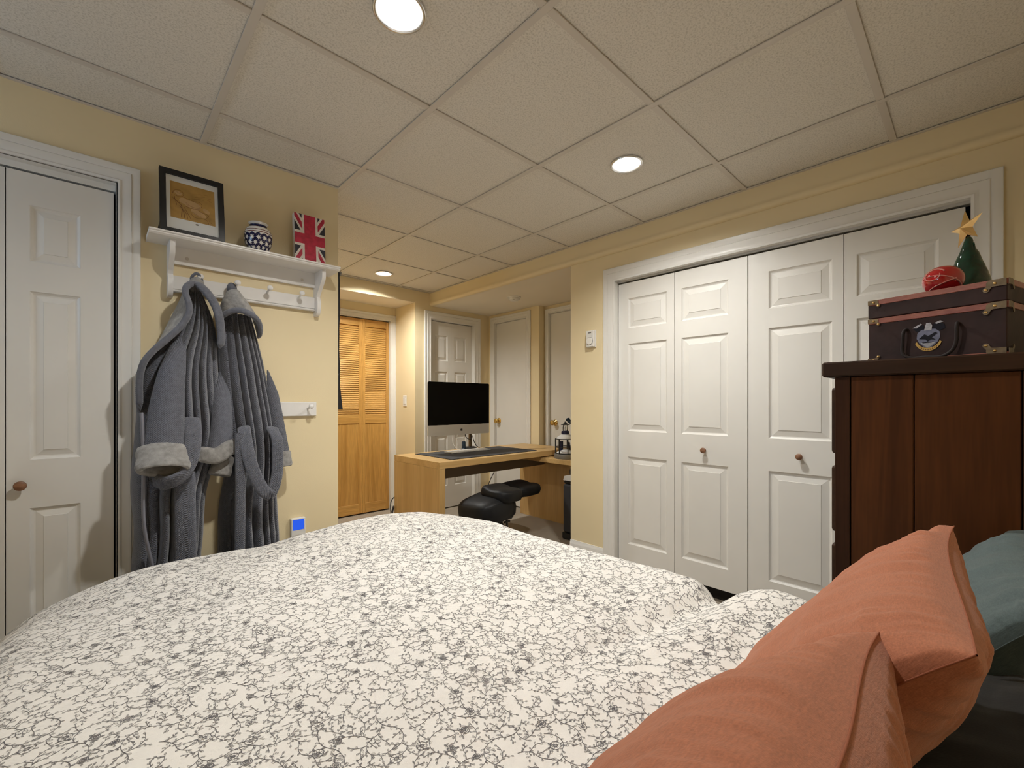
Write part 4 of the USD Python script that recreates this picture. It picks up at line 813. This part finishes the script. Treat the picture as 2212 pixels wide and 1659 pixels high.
part('seat', placed(cushion(.34, .34, .16, .20, edge=3.4), at(1052, 1097, 'y', 2.40), 4, -4, -10), 'black_leather', kc, smooth=60)
c1 = at(1085, 1090, 'y', 2.44)
part('column', cat_(cbox(c1[0] - .06, c1[0] + .06, c1[1] - .08, c1[1] + .08, c1[2] - .10, c1[2] + .08, .02), cyl(at(1098, 1120, 'y', 2.44), at(1095, 1080, 'y', 2.44), .022, 14)), 'black_plastic', kc)
g1, g2, g3 = at(1070, 1115, 'y', 2.42), at(1120, 1150, 'y', 2.20), at(1010, 1160, 'y', 2.36)
part('frame_bar', cat_(tube(np.array([g1, [g2[0], g2[1], .075]]), np.array([.030, .030]), 12, ry=np.array([.016, .016])), tube(np.array([g1, [2.05, 2.62, .075]]), np.array([.026, .026]), 12), tube(np.array([[g2[0] - .22, g2[1] - .03, .075], [g2[0] + .18, g2[1] + .03, .075]]), np.array([.02, .02]), 12), tube(np.array([[1.86, 2.58, .075], [2.26, 2.64, .075]]), np.array([.02, .02]), 12)), 'black_plastic', kc)
a1 = at(1095, 1118, 'y', 2.40); part('adjuster', cat_(cyl(a1, a1 + [.0, 0, -.09], .009, 10), cyl(a1 + [-.028, 0, -.03], a1 + [.028, 0, -.03], .008, 10)), 'black_plastic', kc)
for x, y in ((g2[0] - .22, g2[1] - .03), (g2[0] + .18, g2[1] + .03), (1.86, 2.58), (2.26, 2.64)): part('castor', cyl((x - .014, y, .028), (x + .014, y, .028), .027, 16), 'black_plastic', kc)

# ------------------------------------------------------------------ tall dresser, chest, ornaments
X0, X1, Y0, Y1, ZT = 1.600, 2.400, -.215, .290, EYE + .1205
dr = thing('dresser', 'tall dark walnut dresser standing against the wall between bed and closet', 'dresser', ((X0 + X1) / 2, (Y0 + Y1) / 2, 0))
part('top', cbox(X0 - .012, X1 + .012, Y0 - .005, Y1 + .030, ZT - .0435, ZT, .004), 'walnut_along', dr, smooth=False)
part('stile', cbox(X0, X0 + .03, Y1 - .036, Y1, .0, ZT - .044, .0015), 'walnut_stile', dr, smooth=False)
part('stile', cbox(X0, X0 + .03, Y0, Y0 + .139, .0, ZT - .044, .0015), 'walnut_stile', dr, smooth=False)
part('side_plank', cbox(X0 + .003, X0 + .02, .1165, Y1 - .0375, .04, ZT - .044, .0022), 'walnut_up', dr, smooth=False)
part('side_plank', cbox(X0 + .003, X0 + .02, Y0 + .1405, .1145, .04, ZT - .044, .0022), 'walnut_up', dr, smooth=False)
part('carcass', bx(X0 + .021, X1, Y0, Y1 - .005, .04, ZT - .0445), 'walnut_stile', dr, smooth=False)
zz = [at(1800, y, 'x', X0 + .05)[2] for y in (837, 979, 1004, 1147)]
dh, gap = zz[0] - zz[1], zz[1] - zz[2]
for q in range(4):
    z1_ = zz[0] - q * (dh + gap); w_ = part('drawer', rbox(X0 + .035, X1 - .035, Y1 - .006, Y1 + .016, z1_ - dh, z1_, .010), 'walnut_along', dr)
    for x in (X0 + .22, X1 - .22): part('knob', knob_mesh((x, Y1 + .016, z1_ - dh / 2), (0, 1, 0), .016, .028), 'walnut_stile', w_)

ang = math.radians(74.0); Nn = np.array([math.cos(ang), math.sin(ang), 0]); Mm = np.array([math.sin(ang), -math.cos(ang), 0])   # along the front, and away from the viewer
Bc = np.array([1.640, -.0524, ZT + .0005]); LT, DT, = .291, .285
ch = thing('storage_chest', 'small dark leather storage chest with brass corners and a winged crest on the dresser', 'chest', Bc + Nn * LT / 2 + Mm * DT / 2)
HB = 0.1325; HT = .189
TB = lambda s, d, z: Bc + Nn * s + Mm * d + np.array([0, 0, z])
def tbox(s0, s1, d0, d1, z0, z1, c=.002):
    v, f, _ = meshkit.arrays(cbox(s0, s1, d0, d1, z0, z1, c)); R = np.array([Nn, Mm, [0, 0, 1]]); w = v @ R + Bc
    return (w, f[:, ::-1])
part('body', tbox(0, LT, 0, DT, 0, HB), 'chest_leather', ch, smooth=False)
part('lid', tbox(-.001, LT + .001, -.001, DT + .001, HB + .0015, HT), 'chest_leather', ch, smooth=False)
tr = lambda s0, s1, z0, z1: tbox(s0, s1, -.0028, .004, z0, z1, .001)
trs = lambda z0, z1: tbox(-.0028, .004, 0, DT, z0, z1, .001)
for z0, z1 in ((HT - .015, HT), (HB - .0155, HB), (0, .006)):
    part('wood_band', cat_(tr(0, LT, z0, z1), trs(z0, z1)), 'chest_band', ch, smooth=False)
FC = lambda d: frame4(Bc - Mm * d, Nn, (0, 0, 1), -Mm); SC = lambda d: frame4(Bc - Nn * d, Mm, (0, 0, 1), -Nn)
def bracket_shape(s0, z0, sx, sz, L=.034, h=.021):
    """A brass corner: a band that ends in a trefoil."""
    p = unary_union([sbox(0, 0, L * .72, h * .72), Point(L * .70, h * .40).buffer(h * .36), Point(L * .92, h * .98).buffer(h * .26), LineString([(L * .72, h * .45), (L * .92, h * .98)]).buffer(h * .22)])
    return affinity.translate(affinity.scale(p, sx, sz, origin=(0, 0)), s0, z0)
for (s0, z0, sx, sz) in ((0, HT, 1, -1), (LT, HT, -1, -1), (0, HB, 1, -1), (LT, HB, -1, -1), (0, 0, 1, 1), (LT, 0, -1, 1)):
    big = 1.15 if sx > 0 else .85
    sh_ = affinity.scale(bracket_shape(0, 0, sx, sz), big, big, origin=(0, 0)); sh_ = affinity.translate(sh_, s0, z0)
    b_ = part('corner_bracket', cat_(ext(sh_, .0012, FC(.0030)), ext(affinity.translate(bracket_shape(0, 0, 1, sz), 0, z0), .0012, SC(.0030)) if sx > 0 else None), 'old_brass', ch, smooth=False)
    rv_ = [sphere(TB(s0 + sx * big * .034 * a, -.0048, z0 + sz * big * .021 * b), .0032, (1, 1, 1), 2) for a, b in ((.52, .40), (.92, .98))]
    part('rivet', cat_(*rv_), 'gold', b_, smooth=60)
hp = smooth_path([TB(.197, .0, .088), TB(.199, -.012, .085), TB(.202, -.014, .05), TB(.197, -.014, .013), TB(.180, -.014, .0055), TB(.15, -.014, .0055), TB(.115, -.014, .0055), TB(.100, -.014, .015), TB(.088, -.014, .05), TB(.088, -.012, .088), TB(.090, .0, .091)], 90)
part('rope_handle', tube(hp, .0042, 12), 'rope', ch, smooth=60)
# crest: shield, bird, wings, ribbon
c0, k = (.150, .053), .0265
sh0 = Polygon([(-.85, .62), (-.55, .92), (0, 1.0), (.55, .92), (.85, .62), (.90, .1), (.70, -.35), (.35, -.75), (0, -1.0), (-.35, -.75), (-.70, -.35), (-.90, .1)]).buffer(.05)
# front faces are seen mirrored along Nn (it runs right to left), so flip
cr = lambda p, d, h=.0006: ext(affinity.translate(affinity.scale(p, -k, k, origin=(0, 0)), c0[0], c0[1] + .004), h, FC(d))
crest = part('crest', cr(sh0, .0006), 'crest_blue', ch, smooth=False, label='silver and blue shield with a dark bird, wings and a gold ribbon')
part('shield_foot', cr(sh0.intersection(sbox(-1, -1.2, 1, -.28)).buffer(-.10), .0012), 'crest_silver', crest, smooth=False)
part('bird', cr(unary_union([Polygon([(-.75, .05), (-.30, .50), (.0, .28), (.55, .62), (.75, .50), (.30, .10), (.62, -.18), (.20, -.10), (-.05, -.30), (-.20, -.05)]), Polygon([(-.55, -.34), (.45, -.34), (.30, -.42), (-.40, -.44)])]), .0013), 'crest_dark', crest, smooth=False)
part('helm', cr(Polygon([(-.28, .92), (.24, .92), (.28, 1.35), (.16, 1.62), (-.12, 1.64), (-.20, 1.3)]).buffer(.04), .0012), 'crest_silver', crest, smooth=False)
for w_ in (Polygon([(-1.30, 1.28), (-.62, 1.66), (-.50, 1.58), (-.95, 1.20)]), Polygon([(.50, 1.58), (.95, 1.78), (1.20, 1.62), (.66, 1.46)])): part('wing', cr(w_, .0010), 'crest_silver', crest, smooth=False)
part('dark_wing', cr(unary_union([Polygon([(-1.25, 1.15), (-.40, 1.52), (-.30, .95), (-.85, .72)]), Polygon([(.30, .95), (.40, 1.52), (1.25, 1.45), (1.35, .95), (.85, .72)])]), .0005), 'crest_dark', crest, smooth=False)
ar = np.radians(np.linspace(205, 335, 24)); rb = Polygon(np.vstack([np.c_[1.18 * np.cos(ar), .25 + 1.55 * np.sin(ar)], np.c_[1.02 * np.cos(ar), .25 + 1.22 * np.sin(ar)][::-1]])).buffer(0)
part('ribbon', cr(rb, .0016), 'crest_gold', crest, smooth=False)
am = np.radians(np.linspace(232, 308, 9)); part('ribbon_mark', cr(unary_union([sbox(-.035, -.07, .035, .07).buffer(0) if False else affinity.translate(sbox(-.035, -.07, .035, .07), 1.10 * np.cos(q), .25 + 1.39 * np.sin(q)) for q in am]), .0019), 'sketch_brown', crest, smooth=False)

ZL = ZT + HT + .001
def onlid(px, py, z=ZL): return at(px, py, 'z', z)
eg = np.array([1.775, .066, ZL])
pw = thing('paperweight', 'glossy red glass paperweight with pale swirls on the chest lid', 'paperweight', eg)
re, he = .0455, .083
ep = np.array([(0, 0)] + [(re * math.sin(a) ** .92, he * (.5 - .5 * math.cos(a))) for a in np.linspace(.25, math.pi - .02, 26)] + [(0, he)])
part('glass', lathe(ep, 48, eg), 'red_glass', pw, smooth=70)
def on_egg(az, el, off=.0006): z = he * (.5 + .5 * math.sin(el)); r = np.interp(z, ep[:, 1], ep[:, 0]); return eg + [(r + off) * math.cos(az), (r + off) * math.sin(az), z]
faz = math.pi - .10
sw = [[(faz - .35 + .62 * math.cos(t) * (1 - t / 14), .28 + .55 * math.sin(t) * (1 - t / 14)) for t in np.linspace(.4, 6.6, 30)], [(faz + 1.25 - t * 2.2, -.55 + 1.0 * math.sin(t * 2.4) * .55 + .35 * t) for t in np.linspace(0, 1.05, 24)], [(faz + .75 - t * 1.8, -.10 - .75 * t) for t in np.linspace(0, 1, 16)]]
part('swirl', cat_(*[tube(np.array([on_egg(a, b) for a, b in s_]), np.linspace(.0022, .0011, len(s_)), 8) for s_ in sw]), 'pink_swirl', pw, smooth=60)
tc = np.array([1.880, .0163, ZL])
gt = thing('glass_tree', 'dark green glass cone tree topped with a faceted gold star on the chest', 'ornament', tc)
tp = [(0, 0), (.056, 0), (.058, .006), (.052, .026), (.0435, .058), (.0335, .093), (.0225, .129), (.0115, .162), (.0045, .181), (0, .184)]
part('cone', plush(lathe(smooth_path(np.c_[np.array(tp)[1:], np.zeros(9)], 60)[:, :2], 56, tc), .0022, 45, 5), 'green_glass', gt, smooth=60)
part('drip', cat_(*[tube(np.array([tc + [r_ * math.cos(a + .12 * q), r_ * math.sin(a + .12 * q), z] for q, (r_, z) in enumerate(zip(np.linspace(.050, .012, 18), np.linspace(.02, .16, 18)))]), np.linspace(.004, .002, 18), 8) for a in (3.4, 4.6, 2.2)]), 'green_glass', gt, smooth=60)
sc_ = tc + [-.006, .004, .207]; sn = np.array([-.62, .78, .05]); sn /= np.linalg.norm(sn); sxv = np.cross([0, 0, 1], sn); sxv /= np.linalg.norm(sxv); syv = np.cross(sn, sxv)
rt = math.radians(9); ro, ri = .057, .021; pts = [sc_ + sn * .017, sc_ - sn * .012]
for q in range(10):
    a = math.pi / 2 + rt + q * math.pi / 5; r_ = ro if q % 2 == 0 else ri; pts.append(sc_ + sxv * r_ * math.cos(a) + syv * r_ * math.sin(a))
part('star', (np.array(pts), np.array([(0, 2 + q, 2 + (q + 1) % 10) for q in range(10)] + [(1, 2 + (q + 1) % 10, 2 + q) for q in range(10)])), 'gold', gt, smooth=False, label='faceted gold star')

# ------------------------------------------------------------------ bed
BZ = 0.622
bed = thing('bed', 'upholstered bed base and mattress under the floral duvet', 'bed', (.58, .85, 0))
part('base', rbox(-.17, 1.30, -.22, 1.84, .06, .29, .02), 'black_fabric', bed)
part('mattress', rbox(-.18, 1.28, -.22, 1.83, .29, .50, .05), 'white_trim', bed, smooth=50)
for x in (-.10, 1.22):
    for y in (-.15, 1.76): part('leg', cyl((x, y, 0), (x, y, .07), .025, 14), 'walnut_stile', bed)
def edge_fold(a, lo, hi, R):
    """Distance along the cloth -> (position, drop): flat, then over a rounded edge, then straight down."""
    def side(t): 
        c = np.clip(t, 0, R * np.pi / 2); over = np.maximum(t - R * np.pi / 2, 0)
        return R * np.sin(c / R), R * (1 - np.cos(c / R)) + over
    p1, d1_ = side(a - (hi - R)); p0, d0_ = side((lo + R) - a)
    return np.clip(a, lo + R, hi - R) + p1 - p0, d1_ + d0_
RX, RY = .17, .18
def duvet(a, b):
    a, b = np.asarray(a, float), np.asarray(b, float)
    y, dy = edge_fold(b, -.6, 2.03, RY)
    hi_shift = -.085 * np.exp(-((y - .485) / .07) ** 2) + .015 / (1 + np.exp((y - .42) / .03)) + .03 * np.sin(y * 3.6 + .4) 
    x, dx = edge_fold(a, -.27, 1.395, RX)
    foot = .035 * np.sin(x * 3.4 - 1.2)
    x = x + hi_shift * np.clip((x - .75) / .6, 0, 1) ** 2
    y = y + foot * np.clip((y - 1.0) / .9, 0, 1) ** 2
    drop = (dx ** 2.2 + dy ** 2.2) ** (1 / 2.2)
    top = np.exp(-drop / .12)
    n = meshkit.fbm(np.stack([x * 2.1 + 3, y * 2.1, np.zeros_like(x)], -1), 3, 4) - .5
    w = meshkit.fbm(np.stack([x * 9 + y * 5, (y - x * .55) * 22, np.zeros_like(x)], -1), 3, 8) - .5
    # the crease that runs in from the right edge towards the pillows
    L0, L1 = np.array([1.42, .455]), np.array([.70, .60]); d = L1 - L0; ln_ = np.linalg.norm(d); d /= ln_
    t = ((x - L0[0]) * d[0] + (y - L0[1]) * d[1]) / ln_; q = (x - L0[0]) * -d[1] + (y - L0[1]) * d[0]
    crease = np.exp(-(q / .045) ** 2) * np.clip(1.15 - t, 0, 1) ** 1.2 * (t > -.3)
    near = 1 / (1 + np.exp((y - .75) / .10))
    z = BZ - drop + top * (.055 * n + .012 + .010 * w * near + .0035 * w) - .040 * crease * top - .012 * near * top
    z = z + .012 * top * np.exp(-((x - .75) / .45) ** 2 - ((y - 1.55) / .5) ** 2)
    g2 = lambda cx, cy_, sx, sy: np.exp(-((x - cx) / sx) ** 2 - ((y - cy_) / sy) ** 2)
    z = z - .125 * g2(-.27, 1.97, .22, .34) - .105 * g2(1.36, 2.0, .20, .24) - .016 * g2(.6, 2.0, .6, .25) + .026 * g2(1.36, .85, .3, .35) + .048 * g2(1.36, .36, .32, .17) * top
    side_wave = .012 * np.sin(y * 17 + 2) * np.clip(dx / .2, 0, 1) - 0
    return np.stack([x + np.sign(x - .55) * side_wave, y + .012 * np.sin(x * 15) * np.clip(dy / .2, 0, 1), z], -1)
ga, gb = np.linspace(-.27 - .34, 1.395 + .30, 240), np.linspace(-.235, 2.03 + .30, 270)
GA, GB = np.meshgrid(ga, gb, indexing='ij'); TP = duvet(GA, GB)
dv = thing('duvet', 'white duvet with a fine grey floral vine print spread over the bed', 'duvet', (.56, .85, .28))
e = 2e-3
def dnorm(a, b): u = duvet(a + e, b) - duvet(a - e, b); v = duvet(a, b + e) - duvet(a, b - e); n = np.cross(u, v); return n / (np.linalg.norm(n, axis=-1, keepdims=True) + 1e-12)
NB = TP - dnorm(GA, GB) * .022
top_ = grid(TP); bot_ = grid(NB, flip=True)
def rim_strip(A, B): return grid(np.stack([A, B]), flip=False)
cover = part('cover', cat_(top_, bot_, rim_strip(TP[0], NB[0]), rim_strip(NB[-1], TP[-1]), rim_strip(NB[:, 0], TP[:, 0]), rim_strip(TP[:, -1], NB[:, -1])), 'duvet_cotton', dv, smooth=60)

def make_print(La=.470, Lb=.430, seed=11):
    """One repeat of the print: line strokes (points, width, closed) that tile in both directions."""
    rng = random.Random(seed); strokes, stems, flowers = [], [], []
    def d2(p, q): d = np.abs(p - q); d = np.minimum(d, np.array([La, Lb]) - d % np.array([La, Lb]) if False else np.abs(np.array([La, Lb]) - d)); return np.hypot(d[..., 0], d[..., 1])
    occ = np.zeros((0, 2))
    def free(p, r): return len(occ) == 0 or d2(occ % [La, Lb], np.asarray(p) % [La, Lb]).min() > r
    def leafy(pts, w, start=.006, gap=.0085, size=.0075, tip=True):
        """Leaves to both sides along a stem."""
        s = np.r_[0, np.cumsum(np.linalg.norm(np.diff(pts, axis=0), axis=1))]; k = start; sd = 1
        while k < s[-1] - .002:
            p = np.array([np.interp(k, s, pts[:, i]) for i in (0, 1)]); q = np.array([np.interp(min(k + .002, s[-1]), s, pts[:, i]) for i in (0, 1)]); t = q - p
            if np.linalg.norm(t) > 1e-6:
                add_leaf(p, math.atan2(t[1], t[0]) + sd * rng.uniform(.55, 1.15), size * rng.uniform(.7, 1.2), rng.random() < .5)
            sd = -sd; k += gap * rng.uniform(.6, 1.2)
        if tip: t = pts[-1] - pts[-2]; add_leaf(pts[-1], math.atan2(t[1], t[0]), size, True)
    def add_leaf(p, an, L, filled):
        c, s_ = math.cos(an), math.sin(an); R = np.array([[c, s_], [-s_, c]]); st = .30 * L
        prof = np.array([(st, 0), (st + .20 * L, .18 * L), (st + .48 * L, .25 * L), (st + .72 * L, .17 * L), (st + .82 * L, 0), (st + .72 * L, -.14 * L), (st + .48 * L, -.21 * L), (st + .18 * L, -.14 * L)])
        bend = .10 * rng.uniform(-1, 1); prof[:, 1] += bend * prof[:, 0] ** 2 / L
        strokes.append((p + prof @ R, .00062, True)); strokes.append((p + np.array([(0, 0), (st, 0)]) @ R, .0007, False))
        if filled: strokes.append((p + np.array([(st, 0), (st + .6 * L, bend * .3 * L)]) @ R, .0006, False))
    def s_curve(p, an, L, sg):
        """A winding vine: arcs that turn one way, then the other, until it meets a neighbour."""
        pts = [np.array(p, float)]; ds = .003; k = 0; arc = rng.uniform(.035, .075); run = rng.uniform(0, arc); R = rng.uniform(.024, .040)
        while k * ds < L:
            an += sg * ds / R; run += ds
            if run > arc: run, arc, sg, R = 0.0, rng.uniform(.045, .095), -sg, rng.uniform(.022, .042)
            q = pts[-1] + ds * np.array([math.cos(an), math.sin(an)])
            if k > 5 and (not free(q, .0185) or np.min(np.hypot(*(np.array(pts[:-8] or [[9, 9]]) - q).T)) < .016): break
            pts.append(q); k += 1
        return np.array(pts)
    made = 0; own = []
    for tries in range(5200):
        if made < 7 or not stems or rng.random() < .15:
            p = np.array([rng.uniform(0, La), rng.uniform(0, Lb)]); an = rng.uniform(0, 6.28)
            if not free(p, .026): continue
            pts = s_curve(p, an, rng.uniform(.22, .42), rng.choice((-1, 1))); least = .06
        else:
            base = stems[rng.randrange(len(stems))]
            if len(base) < 10: continue
            i = rng.randrange(4, len(base) - 2); t = base[i + 1] - base[i - 1]; sd = rng.choice((-1, 1)); an = math.atan2(t[1], t[0]) + sd * rng.uniform(.5, 1.0)
            p = base[i]; q = p + .024 * np.array([math.cos(an), math.sin(an)])
            if not free(q, .0175): continue
            pts = s_curve(p, an, rng.uniform(.05, .16), sd if rng.random() < .6 else -sd); least = .026
        if (len(pts) - 1) * .003 < least: continue
        occ = np.vstack([occ, pts[1::2]]); stems.append(pts); made += 1
        strokes.append((pts, .00105 if least > .05 else .0009, False)); leafy(pts, .001, start=.006, gap=.0088, size=.0070)
        fl = pts[-1] + .006 * (pts[-1] - pts[-2]) / .003
        if rng.random() < .34 and all(d2(np.asarray([g_]) % [La, Lb], fl % [La, Lb]).min() > .034 for g_ in flowers): flowers.append(fl)
    for base in list(stems):                                   # short leafy twigs in what room is left
        for i in range(3, len(base) - 1, 4):
            t = base[i + 1] - base[i - 1]; sd = rng.choice((-1, 1)); an = math.atan2(t[1], t[0]) + sd * rng.uniform(.7, 1.1)
            q = base[i] + .014 * np.array([math.cos(an), math.sin(an)])
            if rng.random() < .8 and free(q, .0090):
                tw = np.array([base[i] + u_ * np.array([math.cos(an + sd * u_ * 14), math.sin(an + sd * u_ * 14)]) for u_ in np.linspace(0, rng.uniform(.013, .020), 6)])
                occ = np.vstack([occ, tw[3:]]); strokes.append((tw, .0008, False)); leafy(tw, .0008, start=.005, gap=.0058, size=.0062)
    for f_ in flowers:
        kind = rng.randrange(3); r0 = rng.uniform(.0065, .0100); ph = rng.random() * 6
        th = np.linspace(0, 2 * np.pi, 26, endpoint=False)
        if kind == 0:
            for r_ in (1, .66, .36): strokes.append((f_ + r0 * r_ * (1 + .05 * np.cos(5 * th + ph))[:, None] * np.c_[np.cos(th), np.sin(th)], .0011, True))
        elif kind == 1:
            strokes.append((f_ + r0 * (1 + .16 * np.abs(np.sin(4 * th + ph)))[:, None] * np.c_[np.cos(th), np.sin(th)], .0011, True)); strokes.append((f_ + r0 * .38 * np.c_[np.cos(th[::2]), np.sin(th[::2])], .0014, True))
            for q in range(8): u_ = np.array([math.cos(ph + q * .785), math.sin(ph + q * .785)]); strokes.append((np.array([f_ + u_ * r0 * .45, f_ + u_ * r0 * .85]), .0008, False))
        else:
            for q in range(6):
                c_ = f_ + r0 * .55 * np.array([math.cos(ph + q * 1.047), math.sin(ph + q * 1.047)]); strokes.append((c_ + r0 * .52 * np.c_[np.cos(th[::2]), .8 * np.sin(th[::2])], .0011, True))
            strokes.append((f_ + r0 * .22 * np.c_[np.cos(th[::3]), np.sin(th[::3])], .0016, True))
        for q in range(4): add_leaf(f_ + r0 * 1.0 * np.array([math.cos(ph + q * 1.3), math.sin(ph + q * 1.3)]), ph + q * 1.3, .0065, True)
    V, Fc, n = [], [], 0
    for p, w, closed in strokes:
        p = np.asarray(p, float)
        t = (np.roll(p, -1, 0) - np.roll(p, 1, 0)) if closed else np.gradient(p, axis=0)
        t /= np.linalg.norm(t, axis=1, keepdims=True) + 1e-12; nn = np.c_[-t[:, 1], t[:, 0]] * w / 2; k = len(p)
        V.append(np.stack([p - nn, p + nn], 1).reshape(-1, 2)); i = np.arange(k if closed else k - 1); j = (i + 1) % k
        Fc.append(np.vstack([np.c_[2 * i, 2 * j, 2 * j + 1], np.c_[2 * i, 2 * j + 1, 2 * i + 1]]) + n); n += 2 * k
    return np.vstack(V) * .88, np.vstack(Fc), La * .88, Lb * .88
pv, pfc, La, Lb = make_print()
VV, FF, n0 = [], [], 0
i0, i1, j0, j1 = int(math.floor(-.60 / La)), int(math.ceil(1.68 / La)), -1, int(math.ceil(2.33 / Lb))
for i in range(i0, i1):
    for j in range(j0, j1):
        ab = pv + [i * La, j * Lb]
        if ab[:, 1].max() < -.23: continue
        VV.append(ab); FF.append(pfc + n0); n0 += len(ab)
ab = np.vstack(VV); fc = np.vstack(FF)
ok = (ab[:, 0] > ga[0]) & (ab[:, 0] < ga[-1]) & (ab[:, 1] > gb[0]) & (ab[:, 1] < gb[-1]); fc = fc[ok[fc].all(1)]
# onto the cover's own facets, a hair above them
fi = np.clip((ab[:, 0] - ga[0]) / (ga[1] - ga[0]), 0, len(ga) - 1.001); fj = np.clip((ab[:, 1] - gb[0]) / (gb[1] - gb[0]), 0, len(gb) - 1.001)
I, J = fi.astype(int), fj.astype(int); u_, v_ = (fi - I)[:, None], (fj - J)[:, None]
p00, p10, p01, p11 = TP[I, J], TP[I + 1, J], TP[I, J + 1], TP[I + 1, J + 1]
up_ = np.where(u_ >= v_, p00 + u_ * (p10 - p00) + v_ * (p11 - p10), p00 + u_ * (p11 - p01) + v_ * (p01 - p00))
DN = dnorm(GA, GB); nn_ = DN[I, J]
pts3 = up_ + nn_ * .0005
keep = np.zeros(len(ab), bool); keep[fc.ravel()] = True; idx = np.cumsum(keep) - 1
part('printed_vine', (pts3[keep], idx[fc]), 'print_grey', cover, smooth=False, kind='stuff', label='fine grey floral vine print')

# ------------------------------------------------------------------ pillows
def pillow(w, h, t, seed, pinch=.07, n=110, wr=.010):
    u = np.linspace(-1, 1, n); u = np.sign(u) * np.abs(u) ** .9; U, V = np.meshgrid(u, u, indexing='ij')
    x = w / 2 * U * (1 - pinch * (1 - V ** 2) * np.abs(U) ** 2); y = h / 2 * V * (1 - pinch * (1 - U ** 2) * np.abs(V) ** 2)
    base = ((1 - U ** 2).clip(0) ** .50) * ((1 - V ** 2).clip(0) ** .50); base = base ** .86
    eu, ev = 1 - np.abs(U), 1 - np.abs(V)
    def wr_(sgn):
        q = meshkit.fbm(np.stack([V * 9, U * 1.6, np.full_like(U, seed + sgn)], -1), 3, seed) - .5; q2 = meshkit.fbm(np.stack([U * 9, V * 1.6, np.full_like(U, seed + 7 + sgn)], -1), 3, seed + 2) - .5
        b = meshkit.fbm(np.stack([U * 1.8, V * 1.8, np.full_like(U, seed * 3 + sgn)], -1), 3, seed + 5) - .5
        f_ = np.sqrt((1 - U ** 2).clip(0)) * np.sqrt((1 - V ** 2).clip(0))
        return (wr * 2.2 * q * np.exp(-eu / .35) + wr * 2.2 * q2 * np.exp(-ev / .35)) * np.minimum(1, np.minimum(eu, ev) / .05) + .09 * t * b * f_ * 2
    zt, zb = t / 2 * base + wr_(1), -t / 2 * base * .92 - wr_(2)
    lift = .012 * np.sin(V * 3 + seed) * np.abs(U) ** 3 + .010 * np.sin(U * 2.4 + seed * 2) * np.abs(V) ** 3
    Pt, Pb = np.stack([x, y, zt + lift], -1), np.stack([x, y, zb + lift], -1)
    bd = np.concatenate([Pt[:, 0], Pt[-1, 1:], Pt[::-1, -1][1:], Pt[0, ::-1][1:-1]])
    return cat_(grid(Pt), grid(Pb, flip=True)), bd
def lay_pillow(name, label, size, C, Uv, Vv, mat_, seed, seam='terracotta_seam', group=None, **kw):
    Uv = np.asarray(Uv, float) / np.linalg.norm(Uv); Vv = np.asarray(Vv, float); Vv = Vv - Uv * np.dot(Uv, Vv); Vv /= np.linalg.norm(Vv); Nv_ = np.cross(Uv, Vv)
    (v, f), bd = pillow(*size, seed, **kw); R = np.array([Uv, Vv, Nv_])
    t = UsdGeom.Xform.Define(stage, numbered('/World/' + name)); m4 = np.eye(4); m4[:3, :3] = R; m4[3, :3] = C
    t.AddTransformOp().Set(Gf.Matrix4d(*map(float, m4.ravel()))); meta(t.GetPrim(), label, 'pillow', group)
    nd = Node(t.GetPrim(), (np.asarray(C, float), R.T))
    part('cover', (v, f), mat_, nd, smooth=75, local=True)
    lp = np.vstack([bd, bd[:1]]); part('seam', tube(lp, .0009, 7, cap=False), seam, nd, smooth=60, local=True)
    return nd
lay_pillow('pillow', 'terracotta linen pillow propped up farther back, beside the blue grey pillow', (.537, .490, .174), (.752, .150, EYE - .402), (.999, .027, -.03), (-.04, .568, -.822), 'terracotta', 3, group='terracotta pillows')
lay_pillow('pillow', 'terracotta linen pillow nearest the camera at the bottom edge of the photo', (.460, .397, .159), (.294, .139, EYE - .348), (.976, .014, -.218), (-.201, .451, -.869), 'terracotta', 6, group='terracotta pillows')
lay_pillow('pillow', 'blue grey linen pillow leaning in front of the dresser behind the terracotta ones', (.50, .46, .17), (1.300, .030, EYE - .485), (.999, .027, .02), (-.04, .568, -.822), 'teal_linen', 9, 'teal_linen')
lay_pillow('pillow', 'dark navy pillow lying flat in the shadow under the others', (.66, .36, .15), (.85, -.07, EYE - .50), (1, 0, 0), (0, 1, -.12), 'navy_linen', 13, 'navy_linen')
